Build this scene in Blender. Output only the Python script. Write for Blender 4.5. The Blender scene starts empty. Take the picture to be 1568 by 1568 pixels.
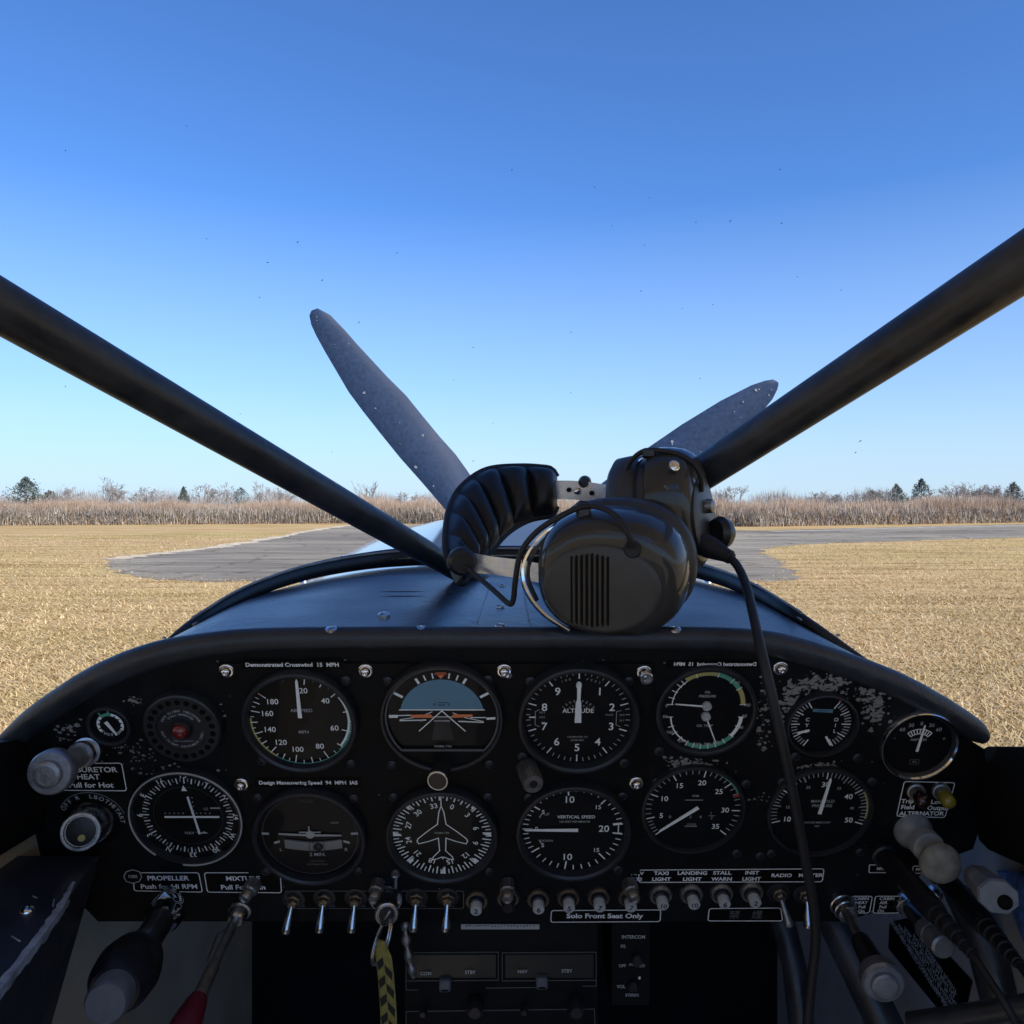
import bpy, math, random
import numpy as np
from mathutils import Vector, Matrix

S = bpy.context.scene
COL = S.collection
rad = math.radians
random.seed(7)
rng = np.random.default_rng(7)

# ------------------------------------------------------------------ camera, sky, sun, exposure
FPX, CX, HY = 1160.0, 784.0, 771.0
EYE = 1.9
cd = bpy.data.cameras.new("camera")
cam = bpy.data.objects.new("camera", cd)
COL.objects.link(cam)
cam.location = (0, 0, 0)
cam.rotation_euler = (rad(90), 0, 0)
cd.sensor_width = 36
cd.lens = 36 * FPX / 1568
cd.shift_y = -13 / 1568
cd.clip_start = 0.02
cd.clip_end = 5000
S.camera = cam

SUN_EL, SUN_AZ = 36.0, 140.0          # azimuth from straight ahead, clockwise (behind right)
world = bpy.data.worlds.new("World")
S.world = world
world.use_nodes = True
wn, wl = world.node_tree.nodes, world.node_tree.links
bg = wn["Background"]
sky = wn.new("ShaderNodeTexSky")
sky.sky_type = 'NISHITA'
sky.sun_disc = False
sky.sun_elevation = rad(SUN_EL)
sky.sun_rotation = rad(SUN_AZ)
sky.altitude = 0
sky.air_density = 1.0
sky.dust_density = 0.3
sky.ozone_density = 2.2
tint = wn.new("ShaderNodeMix")
tint.data_type = 'RGBA'
tint.blend_type = 'MULTIPLY'
tint.inputs["Factor"].default_value = 1
tint.inputs["B"].default_value = (.50, .83, 1.30, 1)     # deep blue of a dry winter sky
wl.new(sky.outputs[0], tint.inputs["A"])
# pale band of air low over the horizon
wtc = wn.new("ShaderNodeTexCoord")
wsep = wn.new("ShaderNodeSeparateXYZ")
wl.new(wtc.outputs["Generated"], wsep.inputs[0])
wr = wn.new("ShaderNodeValToRGB")
for e, (p, c) in zip(wr.color_ramp.elements, ((0.0, .80), (.36, 0.0))):
    e.position = p
    e.color = (c, c, c, 1)
for p, c in ((.05, .70), (.14, .38)):
    e = wr.color_ramp.elements.new(p)
    e.color = (c, c, c, 1)
wl.new(wsep.outputs["Z"], wr.inputs["Fac"])
pale = wn.new("ShaderNodeMix")
pale.data_type = 'RGBA'
pale.inputs["B"].default_value = (3.9, 4.85, 5.9, 1)
wl.new(wr.outputs["Color"], pale.inputs["Factor"])
wl.new(tint.outputs["Result"], pale.inputs["A"])
wl.new(pale.outputs["Result"], bg.inputs[0])
bg.inputs[1].default_value = 0.135
sd = bpy.data.lights.new("sun", 'SUN')
sun = bpy.data.objects.new("sun", sd)
COL.objects.link(sun)
sd.energy = 4.9
sd.angle = rad(0.5)
sd.color = (1.0, 0.92, 0.80)
_e, _a = rad(SUN_EL), rad(SUN_AZ)
sdir = Vector((math.sin(_a) * math.cos(_e), math.cos(_a) * math.cos(_e), math.sin(_e)))
sun.rotation_euler = sdir.to_track_quat('Z', 'Y').to_euler()
sun.location = sdir * 50
S.view_settings.view_transform = 'Standard'
S.view_settings.look = 'None'
S.view_settings.gamma = 1.0
S.view_settings.exposure = 0.25
S.cycles.max_bounces = 8
S.cycles.transparent_max_bounces = 12

# ------------------------------------------------------------------ projection helpers
TH = rad(18.0)
PA, PB = 0.4706, math.tan(TH)
EUP = Vector((0, -math.sin(TH), math.cos(TH)))
NRM = Vector((0, -math.cos(TH), -math.sin(TH)))
PROT = (rad(90) + TH, 0, 0)
PMAT = Matrix(((1, 0, 0), (0, EUP.y, EUP.z), (0, NRM.y, NRM.z))).transposed()


def V(px, py, d):
    return Vector(((px - CX) / FPX * d, d, (HY - py) / FPX * d))


P0 = V(784, 1180, PA / (1 - PB * (1180 - HY) / FPX))


def pp(px, py, lift=0.0):
    r = Vector(((px - CX) / FPX, 1.0, (HY - py) / FPX))
    o = P0 + NRM * lift
    return r * (o.dot(NRM) / r.dot(NRM))


def mpp(px, py):
    return pp(px, py).y / FPX


def ppl(px, py, lift=0.0):
    """pixel on the panel -> panel coordinates (x right, y up along the board)"""
    p = pp(px, py, lift) - P0
    return (p.x, p.dot(EUP))


# ------------------------------------------------------------------ materials
MATS = {}


def mat(name, col=(0.5, 0.5, 0.5), rough=0.5, metal=0.0, coat=0.0, spec=0.5, var=0.0, vscale=40.0,
        bump=0.0, bscale=200.0, emit=None, coat_rough=0.05, rvar=0.0, sheen=0.0):
    m = bpy.data.materials.new(name)
    m.use_nodes = True
    n, l = m.node_tree.nodes, m.node_tree.links
    b = n["Principled BSDF"]
    b.inputs["Base Color"].default_value = (*col, 1)
    b.inputs["Roughness"].default_value = rough
    b.inputs["Metallic"].default_value = metal
    b.inputs["Specular IOR Level"].default_value = spec
    b.inputs["Coat Weight"].default_value = coat
    b.inputs["Coat Roughness"].default_value = coat_rough
    if sheen:
        b.inputs["Sheen Weight"].default_value = sheen
    tc = n.new("ShaderNodeTexCoord")
    if var or rvar:
        t = n.new("ShaderNodeTexNoise")
        t.inputs["Scale"].default_value = vscale
        t.inputs["Detail"].default_value = 6
        l.new(tc.outputs["Object"], t.inputs["Vector"])
        if var:
            r = n.new("ShaderNodeValToRGB")
            r.color_ramp.elements[0].position = 0.3
            r.color_ramp.elements[1].position = 0.72
            r.color_ramp.elements[0].color = (*[c * (1 - var) for c in col], 1)
            r.color_ramp.elements[1].color = (*[min(1, c * (1 + var)) for c in col], 1)
            l.new(t.outputs["Fac"], r.inputs["Fac"])
            l.new(r.outputs["Color"], b.inputs["Base Color"])
        if rvar:
            mr = n.new("ShaderNodeMapRange")
            mr.inputs[1].default_value = 0.3
            mr.inputs[2].default_value = 0.7
            mr.inputs[3].default_value = max(0.02, rough - rvar)
            mr.inputs[4].default_value = min(1, rough + rvar)
            l.new(t.outputs["Fac"], mr.inputs[0])
            l.new(mr.outputs[0], b.inputs["Roughness"])
    if bump:
        t2 = n.new("ShaderNodeTexNoise")
        t2.inputs["Scale"].default_value = bscale
        t2.inputs["Detail"].default_value = 4
        l.new(tc.outputs["Object"], t2.inputs["Vector"])
        bp = n.new("ShaderNodeBump")
        bp.inputs["Strength"].default_value = bump
        bp.inputs["Distance"].default_value = 0.002
        l.new(t2.outputs["Fac"], bp.inputs["Height"])
        l.new(bp.outputs["Normal"], b.inputs["Normal"])
    if emit:
        b.inputs["Emission Color"].default_value = (*emit, 1)
        b.inputs["Emission Strength"].default_value = 1
    MATS[name] = m
    return m


mat("panel_black", (0.0065, 0.007, 0.008), 0.55, var=0.4, vscale=30, bump=0.25, bscale=900, rvar=0.1, spec=0.16)
mat("plate_black", (0.0055, 0.006, 0.0065), 0.5, var=0.35, vscale=25, bump=0.2, bscale=900, rvar=0.1, spec=0.16)
mat("rim_vinyl", (0.022, 0.026, 0.033), 0.45, var=0.25, vscale=60, bump=0.22, bscale=420, rvar=0.08)
mat("deck_vinyl", (0.050, 0.070, 0.102), 0.30, var=0.25, vscale=12, bump=0.16, bscale=160, rvar=0.07)
mat("bezel", (0.014, 0.016, 0.021), 0.42, var=0.2, vscale=80, rvar=0.08)
mat("dial", (0.0035, 0.004, 0.0055), 0.5, coat=0.16, spec=.2, coat_rough=0.03, var=0.2, vscale=60)
mat("mark", (0.88, 0.90, 0.87), 0.6, var=0.06, vscale=300)
mat("mark_dim", (0.42, 0.43, 0.42), 0.6)
mat("mark_faint", (0.10, 0.105, 0.11), 0.6)
mat("mark_green", (0.10, 0.36, 0.25), 0.6)
mat("mark_yellow", (0.46, 0.40, 0.14), 0.6)
mat("mark_orange", (0.75, 0.22, 0.08), 0.55)
mat("mark_red", (0.35, 0.05, 0.04), 0.55)
mat("sky_blue", (0.115, 0.25, 0.34), 0.55, var=0.05)
mat("label_black", (0.003, 0.003, 0.003), 0.5, spec=.12)
mat("label_white", (0.88, 0.89, 0.86), 0.6, var=0.15, vscale=400)
mat("label_faint", (0.05, 0.05, 0.075), 0.6)
mat("chrome", (0.8, 0.82, 0.86), 0.09, 1.0, rvar=0.05, vscale=120)
mat("band_steel", (0.72, 0.73, 0.75), 0.3, 0.55, rvar=0.08, vscale=150)
mat("steel", (0.55, 0.57, 0.6), 0.28, 1.0, rvar=0.1, vscale=150, var=0.12)
mat("dull_metal", (0.30, 0.30, 0.30), 0.42, 0.9, var=0.25, vscale=200, rvar=0.12, bump=0.2, bscale=600)
mat("brown_metal", (0.22, 0.19, 0.15), 0.4, 0.9, var=0.25, vscale=200, rvar=0.12)
mat("grey_knob", (0.26, 0.275, 0.30), 0.40, 0.65, var=0.25, vscale=90, rvar=0.12, bump=0.25, bscale=350)
mat("pale_knob", (0.33, 0.355, 0.375), 0.45, 0.25, var=0.2, vscale=120, rvar=0.1, bump=0.15, bscale=400)
mat("worn_knob", (0.22, 0.215, 0.18), 0.6, 0.0, var=0.35, vscale=120, bump=0.5, bscale=260)
mat("black_plastic", (0.013, 0.013, 0.015), 0.4, var=0.2, vscale=60, bump=0.12, bscale=400, rvar=0.08)
mat("black_rubber", (0.012, 0.012, 0.014), 0.6, var=0.2, vscale=60, bump=0.2, bscale=300)
mat("grip_black", (0.012, 0.012, 0.016), 0.36, var=0.2, vscale=60, rvar=0.1)
mat("grip_cap", (0.10, 0.115, 0.14), 0.5, var=0.2, vscale=120)
mat("red_knob", (0.13, 0.012, 0.028), 0.42, var=0.15, vscale=60)
mat("dark_red_lens", (0.018, 0.003, 0.005), 0.22, coat=0.4)
mat("red_lens", (0.16, 0.012, 0.014), 0.2, coat=0.5)
mat("yellow_lens", (0.20, 0.17, 0.02), 0.3, coat=0.3)
mat("cup_shell", (0.030, 0.0295, 0.029), 0.5, coat=0.6, coat_rough=0.04, spec=.25, var=0.12, vscale=40)
mat("cup_plate", (0.045, 0.044, 0.043), 0.45, var=0.1, vscale=80, bump=0.05, bscale=700)
mat("floor_mat", (0.40, 0.38, 0.35), 0.9, var=.2)  # unseen floor lightened to bounce fill light into the cabin
mat("handle_grey", (0.20, 0.225, 0.25), 0.45, var=0.25, vscale=120, rvar=0.1)
mat("cushion", (0.032, 0.032, 0.037), 0.5, var=0.15, vscale=60, bump=0.1, bscale=300)
mat("pad_fabric", (0.013, 0.0125, 0.0135), 0.34, bump=0.2, bscale=700, spec=0.35)
mat("pad_edge", (0.009, 0.009, 0.01), 0.65, bump=0.8, bscale=1200)
mat("strut_paint", (0.026, 0.029, 0.035), 0.40, var=0.5, vscale=45, rvar=0.1, bump=0.3, bscale=110)
mat("seal_rubber", (0.007, 0.007, 0.008), 0.5, var=0.2, vscale=30, bump=0.25, bscale=90)
mat("seal_edge", (0.30, 0.29, 0.26), 0.5, var=0.35, vscale=40)
mat("cowl_paint", (0.22, 0.33, 0.50), 0.2, coat=0.6, var=0.06, vscale=4)
mat("cowl_dark", (0.05, 0.06, 0.08), 0.42, var=0.2, vscale=8, bump=0.12, bscale=60)
mat("blade_paint", (0.016, 0.036, 0.085), 0.5, var=0.22, vscale=90, rvar=0.1, spec=.3)
mat("blade_chip", (0.22, 0.25, 0.30), 0.5)
mat("interior_black", (0.005, 0.005, 0.006), 0.65, spec=.18, var=0.3, vscale=14, bump=0.2, bscale=160)
mat("interior_beige", (0.36, 0.29, 0.19), 0.75, var=0.2, vscale=12, bump=0.15, bscale=200)
mat("interior_grey", (0.27, 0.28, 0.29), 0.7, var=0.2, vscale=10, bump=0.15, bscale=200)
mat("interior_lining", (0.82, 0.80, 0.75), 0.8, var=0.2, vscale=10)  # pale so the unseen roof and rear wall bounce fill light
mat("console_blue", (0.022, 0.026, 0.042), 0.4, var=0.35, vscale=22, rvar=0.12, bump=0.15, bscale=120)
mat("worn_edge", (0.30, 0.36, 0.44), 0.5, var=0.5, vscale=90, bump=0.3, bscale=200)
mat("blue_cloth", (0.07, 0.15, 0.40), 0.85, var=0.4, vscale=160, bump=0.8, bscale=380)
mat("strap_yellow", (0.24, 0.21, 0.05), 0.75, var=0.2, vscale=260, bump=0.4, bscale=700)
mat("strap_black", (0.012, 0.012, 0.012), 0.8)
mat("chip_grey", (0.23, 0.22, 0.20), 0.7, var=0.3, vscale=400)
mat("display_grey", (0.012, 0.015, 0.015), 0.4, coat=0.06)
mat("bug_dirt", (0.06, 0.075, 0.11), 0.7)
mat("wing_paint", (0.35, 0.36, 0.38), 0.4)
clear = bpy.data.materials.new("clear_acrylic")
clear.use_nodes = True
clear.node_tree.nodes.clear()
_o = clear.node_tree.nodes.new("ShaderNodeOutputMaterial")
_t = clear.node_tree.nodes.new("ShaderNodeBsdfTransparent")
_t.inputs[0].default_value = (1, 1, 1, 1)
clear.node_tree.links.new(_t.outputs[0], _o.inputs["Surface"])
MATS["clear"] = clear


def island_mat(name, cols, rough=0.8, trans=0.0, patch=None):
    """one colour for each separate blade (random per island), with slow patches over the ground"""
    m = bpy.data.materials.new(name)
    m.use_nodes = True
    n, l = m.node_tree.nodes, m.node_tree.links
    b = n["Principled BSDF"]
    b.inputs["Roughness"].default_value = rough
    b.inputs["Specular IOR Level"].default_value = 0.2
    g = n.new("ShaderNodeNewGeometry")
    r = n.new("ShaderNodeValToRGB")
    while len(r.color_ramp.elements) < len(cols):
        r.color_ramp.elements.new(0.5)
    for i, c in enumerate(cols):
        r.color_ramp.elements[i].position = i / (len(cols) - 1)
        r.color_ramp.elements[i].color = (*c, 1)
    l.new(g.outputs["Random Per Island"], r.inputs["Fac"])
    out = r.outputs["Color"]
    if patch:
        tc = n.new("ShaderNodeTexCoord")
        mp = n.new("ShaderNodeMapping")
        mp.inputs["Scale"].default_value = patch[0]
        l.new(tc.outputs["Object"], mp.inputs["Vector"])
        t = n.new("ShaderNodeTexNoise")
        t.inputs["Scale"].default_value = 1
        t.inputs["Detail"].default_value = 5
        l.new(mp.outputs[0], t.inputs["Vector"])
        r2 = n.new("ShaderNodeValToRGB")
        r2.color_ramp.elements[0].position = 0.35
        r2.color_ramp.elements[1].position = 0.65
        r2.color_ramp.elements[0].color = (*patch[1], 1)
        r2.color_ramp.elements[1].color = (*patch[2], 1)
        l.new(t.outputs["Fac"], r2.inputs["Fac"])
        mx = n.new("ShaderNodeMix")
        mx.data_type = 'RGBA'
        mx.blend_type = 'MULTIPLY'
        mx.inputs["Factor"].default_value = 1
        l.new(out, mx.inputs["A"])
        l.new(r2.outputs["Color"], mx.inputs["B"])
        out = mx.outputs["Result"]
    l.new(out, b.inputs["Base Color"])
    MATS[name] = m
    return m


# ------------------------------------------------------------------ mesh builder
_TXT = {}


def glyphs(s, bold):
    k = (s, bold)
    if k not in _TXT:
        c = bpy.data.curves.new("tmp_text", 'FONT')
        c.body = s
        c.size = 1
        c.align_x = 'CENTER'
        c.align_y = 'CENTER'
        c.resolution_u = 3
        c.offset = bold
        o = bpy.data.objects.new("tmp_text", c)
        COL.objects.link(o)
        bpy.context.view_layer.update()
        dg = bpy.context.evaluated_depsgraph_get()
        me = bpy.data.meshes.new_from_object(o.evaluated_get(dg))
        _TXT[k] = ([tuple(v.co) for v in me.vertices], [tuple(p.vertices) for p in me.polygons])
        bpy.data.objects.remove(o)
        bpy.data.meshes.remove(me)
        bpy.data.curves.remove(c)
    return _TXT[k]


class MB:
    def __init__(self, M=None):
        self.v, self.f, self.mi = [], [], []
        self.m = 0
        self.M = M or Matrix.Identity(4)

    def add(self, vs, fs, M=None):
        k = len(self.v)
        T = self.M @ M if M is not None else self.M
        self.v += [tuple(T @ Vector(p)) for p in vs]
        self.f += [tuple(i + k for i in q) for q in fs]
        self.mi += [self.m] * len(fs)
        return self

    def box(self, c, s, M=None, bev=0.0):
        hx, hy, hz = s[0] / 2, s[1] / 2, s[2] / 2
        if bev <= 0:
            vs = [(c[0] + a * hx, c[1] + b * hy, c[2] + d * hz) for a in (-1, 1) for b in (-1, 1) for d in (-1, 1)]
            fs = [(0, 1, 3, 2), (4, 6, 7, 5), (0, 4, 5, 1), (2, 3, 7, 6), (0, 2, 6, 4), (1, 5, 7, 3)]
            return self.add(vs, fs, M)
        # chamfered: stack of three outlines along z
        b = min(bev, hx * .9, hy * .9, hz * .9)
        def ring(ix, z):
            x, y = hx - ix, hy - ix
            e = b if ix == 0 else b * .6
            return [(c[0] + p, c[1] + q, c[2] + z) for p, q in
                    ((x - e, -y), (x, -y + e), (x, y - e), (x - e, y), (-x + e, y), (-x, y - e), (-x, -y + e), (-x + e, -y))]
        rs = [ring(b, -hz), ring(0, -hz + b), ring(0, hz - b), ring(b, hz)]
        vs = sum(rs, [])
        fs = [tuple(range(7, -1, -1)), tuple(range(24, 32))]
        for i in range(3):
            for j in range(8):
                k = (j + 1) % 8
                fs.append((i * 8 + j, i * 8 + k, i * 8 + 8 + k, i * 8 + 8 + j))
        return self.add(vs, fs, M)

    def lathe(self, prof, n=32, M=None, sx=1.0, sy=1.0, pw=2.0, off=None):
        """prof: (r, z) from outside to inside; closes on r==0"""
        vs, fs, rows = [], [], []
        for i, (r, z) in enumerate(prof):
            if r <= 1e-9:
                rows.append([len(vs)])
                o = off(i) if off else (0, 0)
                vs.append((o[0], o[1], z))
            else:
                row = []
                o = off(i) if off else (0, 0)
                for j in range(n):
                    a = 2 * math.pi * j / n
                    c, s = math.cos(a), math.sin(a)
                    if pw != 2.0:
                        q = (abs(c) ** pw + abs(s) ** pw) ** (-1 / pw)
                        c, s = c * q, s * q
                    row.append(len(vs))
                    vs.append((r * c * sx + o[0], r * s * sy + o[1], z))
                rows.append(row)
        for A, B in zip(rows, rows[1:]):
            if len(A) == 1 and len(B) == 1:
                continue
            for j in range(n):
                k = (j + 1) % n
                if len(A) == 1:
                    fs.append((A[0], B[k], B[j]))
                elif len(B) == 1:
                    fs.append((A[j], A[k], B[0]))
                else:
                    fs.append((A[j], A[k], B[k], B[j]))
        return self.add(vs, fs, M)

    def tube(self, pts, r, n=10, caps=True, flat=None):
        pts = [Vector(p) for p in pts]
        m = len(pts)
        rs = r if isinstance(r, (list, tuple)) else [r] * m
        tan = [(pts[min(i + 1, m - 1)] - pts[max(i - 1, 0)]).normalized() for i in range(m)]
        up = Vector((0, 0, 1)) if abs(tan[0].z) < .9 else Vector((1, 0, 0))
        u = tan[0].cross(up).normalized()
        vs, fs = [], []
        for i in range(m):
            u = (u - tan[i] * u.dot(tan[i])).normalized()
            w = tan[i].cross(u)
            for j in range(n):
                a = 2 * math.pi * j / n
                vs.append(tuple(pts[i] + (u * math.cos(a) + w * math.sin(a)) * rs[i]))
        for i in range(m - 1):
            for j in range(n):
                k = (j + 1) % n
                fs.append((i * n + j, i * n + k, i * n + n + k, i * n + n + j))
        if caps:
            fs.append(tuple(range(n - 1, -1, -1)))
            fs.append(tuple(range((m - 1) * n, m * n)))
        return self.add(vs, fs)

    def rod(self, a, b, prof, n=20):
        """solid of revolution on the axis a->b; prof: (distance along, radius)"""
        a, b = Vector(a), Vector(b)
        q = (b - a).to_track_quat('Z', 'Y').to_matrix().to_4x4()
        L = (b - a).length
        M = Matrix.Translation(a) @ q
        p = [(0, prof[0][0] * L)] + [(r, t * L) for t, r in prof] + [(0, prof[-1][0] * L)]
        return self.lathe(p, n, M)

    def poly(self, pts, z):
        return self.add([(x, y, z) for x, y in pts], [tuple(range(len(pts)))])

    def prism(self, pts, z0, z1):
        n = len(pts)
        vs = [(x, y, z0) for x, y in pts] + [(x, y, z1) for x, y in pts]
        fs = [tuple(range(n - 1, -1, -1)), tuple(range(n, 2 * n))]
        fs += [(i, (i + 1) % n, n + (i + 1) % n, n + i) for i in range(n)]
        return self.add(vs, fs)

    def line(self, pts, w, z, closed=False):
        q = pts + [pts[0]] if closed else pts
        for (x0, y0), (x1, y1) in zip(q, q[1:]):
            d = math.hypot(x1 - x0, y1 - y0) or 1
            nx, ny = -(y1 - y0) / d * w / 2, (x1 - x0) / d * w / 2
            ex, ey = (x1 - x0) / d * w / 2 * .9, (y1 - y0) / d * w / 2 * .9
            self.poly([(x0 - ex + nx, y0 - ey + ny), (x0 - ex - nx, y0 - ey - ny), (x1 + ex - nx, y1 + ey - ny), (x1 + ex + nx, y1 + ey + ny)], z)
            z += 1e-5
        return self

    def tick(self, a, r0, r1, w, z, c=(0, 0)):
        t = rad(a)
        s, co = math.sin(t), math.cos(t)
        return self.poly([(c[0] + r * s + k * co * w / 2, c[1] + r * co - k * s * w / 2) for r, k in ((r0, -1), (r1, -1), (r1, 1), (r0, 1))], z)

    def arc(self, r0, r1, a0, a1, z, c=(0, 0), n=None):
        n = n or max(4, int(abs(a1 - a0) / 5))
        vs, fs = [], []
        for i in range(n + 1):
            t = rad(a0 + (a1 - a0) * i / n)
            vs += [(c[0] + r0 * math.sin(t), c[1] + r0 * math.cos(t), z), (c[0] + r1 * math.sin(t), c[1] + r1 * math.cos(t), z)]
        fs = [(2 * i, 2 * i + 1, 2 * i + 3, 2 * i + 2) for i in range(n)]
        return self.add(vs, fs)

    def text(self, s, x, y, size, z, rot=0.0, bold=0.0, sx=1.0, shear=0.0):
        vs, fs = glyphs(s, bold)
        M = Matrix.Translation((x, y, z)) @ Matrix.Rotation(rad(-rot), 4, 'Z') @ Matrix(((size * sx, shear * size, 0, 0), (0, size, 0, 0), (0, 0, 1, 0), (0, 0, 0, 1)))
        return self.add(vs, fs, M)

    def arctext(self, s, r, a, size, step, z, flip=False, bold=0.0):
        n = len(s)
        for i, ch in enumerate(s):
            if ch == ' ':
                continue
            k = a + (i - (n - 1) / 2) * step * (-1 if flip else 1)
            t = rad(k)
            self.text(ch, r * math.sin(t), r * math.cos(t), size, z, rot=k + (180 if flip else 0), bold=bold)
        return self

    def build(self, name, mats, parent=None, angle=38, origin=None):
        me = bpy.data.meshes.new(name)
        vs = self.v
        if origin is not None:
            o = Vector(origin)
            vs = [tuple(Vector(p) - o) for p in vs]
        me.from_pydata(vs, [], self.f)
        mats = mats if isinstance(mats, (list, tuple)) else [mats]
        for k in mats:
            me.materials.append(MATS[k])
        me.polygons.foreach_set("material_index", np.array(self.mi, dtype=np.int32))
        if angle:
            me.polygons.foreach_set("use_smooth", np.ones(len(self.f), dtype=bool))
            me.set_sharp_from_angle(angle=rad(angle))
        me.update()
        ob = bpy.data.objects.new(name, me)
        COL.objects.link(ob)
        if origin is not None:
            ob.location = origin
        if parent is not None:
            ob.parent = parent
        return ob


def tag(o, label=None, cat=None, group=None, kind=None):
    if label: o["label"] = label
    if cat: o["category"] = cat
    if group: o["group"] = group
    if kind: o["kind"] = kind
    return o


def thing(name, label, cat, loc, rot=(0, 0, 0), group=None):
    o = bpy.data.objects.new(name, None)
    o.empty_display_size = 0.02
    COL.objects.link(o)
    o.location = loc
    o.rotation_euler = rot
    return tag(o, label, cat, group)


def panel_thing(name, label, cat, px, py, lift=0.0, group=None):
    return thing(name, label, cat, pp(px, py, lift), PROT, group)


def local(t):
    """world -> local of an unparented empty"""
    bpy.context.view_layer.update()
    return t.matrix_world.inverted()


def spline(ps, n):
    """Catmull-Rom through ps (any dimension), n samples per span"""
    P = [np.array(p, float) for p in ps]
    P = [2 * P[0] - P[1]] + P + [2 * P[-1] - P[-2]]
    out = []
    for i in range(1, len(P) - 2):
        for k in range(n):
            t = k / n
            out.append(.5 * ((2 * P[i]) + (-P[i - 1] + P[i + 1]) * t + (2 * P[i - 1] - 5 * P[i] + 4 * P[i + 1] - P[i + 2]) * t * t
                             + (-P[i - 1] + 3 * P[i] - 3 * P[i + 1] + P[i + 2]) * t ** 3))
    out.append(P[-2])
    return out

# ================================================================== OUTSIDE: ground, pavement, grass, trees
def gp(px, py, h=0.0):
    """where the ray of a pixel meets the flat field (lifted h)"""
    d = (EYE - h) * FPX / (py - HY)
    return ((px - CX) / FPX * d, d)


def ground_material():
    m = bpy.data.materials.new("dry_grass_ground")
    m.use_nodes = True
    n, l = m.node_tree.nodes, m.node_tree.links
    b = n["Principled BSDF"]
    b.inputs["Roughness"].default_value = 0.95
    b.inputs["Specular IOR Level"].default_value = 0.1
    tc = n.new("ShaderNodeTexCoord")

    def noise(scale, sx, sy, detail=6, rough=.6):
        mp = n.new("ShaderNodeMapping")
        mp.inputs["Scale"].default_value = (sx, sy, 1)
        l.new(tc.outputs["Object"], mp.inputs["Vector"])
        t = n.new("ShaderNodeTexNoise")
        t.inputs["Scale"].default_value = scale
        t.inputs["Detail"].default_value = detail
        t.inputs["Roughness"].default_value = rough
        l.new(mp.outputs[0], t.inputs["Vector"])
        return t.outputs["Fac"]

    def ramp(f, stops):
        r = n.new("ShaderNodeValToRGB")
        while len(r.color_ramp.elements) < len(stops):
            r.color_ramp.elements.new(.5)
        for e, (p, c) in zip(r.color_ramp.elements, stops):
            e.position = p
            e.color = (*c, 1)
        l.new(f, r.inputs["Fac"])
        return r.outputs["Color"]

    def mix(a, bb, f, mode='MIX'):
        x = n.new("ShaderNodeMix")
        x.data_type = 'RGBA'
        x.blend_type = mode
        if isinstance(f, float):
            x.inputs["Factor"].default_value = f
        else:
            l.new(f, x.inputs["Factor"])
        l.new(a, x.inputs["A"])
        l.new(bb, x.inputs["B"])
        return x.outputs["Result"]

    fine = ramp(noise(9, 1, 1.4, 8, .75), [(.28, (.34, .225, .11)), (.46, (.56, .40, .205)), (.62, (.72, .555, .315)), (.8, (.86, .72, .47))])
    streak = ramp(noise(1.0, .16, 1.9, 6, .65), [(.36, (.52, .46, .35)), (.50, (.92, .90, .84)), (.60, (1, 1, 1)), (.72, (1.0, .98, .92))])
    big = ramp(noise(.055, .6, 1.3, 4), [(.36, (.86, .90, .70)), (.50, (1, .98, .93)), (.68, (1, .90, .82))])
    c = mix(fine, streak, 1.0, 'MULTIPLY')
    c = mix(c, big, 1.0, 'MULTIPLY')
    l.new(c, b.inputs["Base Color"])
    bp = n.new("ShaderNodeBump")
    bp.inputs["Strength"].default_value = 0.4
    bp.inputs["Distance"].default_value = 0.06
    l.new(noise(14, 1, 1.3, 8, .8), bp.inputs["Height"])
    l.new(bp.outputs["Normal"], b.inputs["Normal"])
    MATS["ground"] = m


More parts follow.
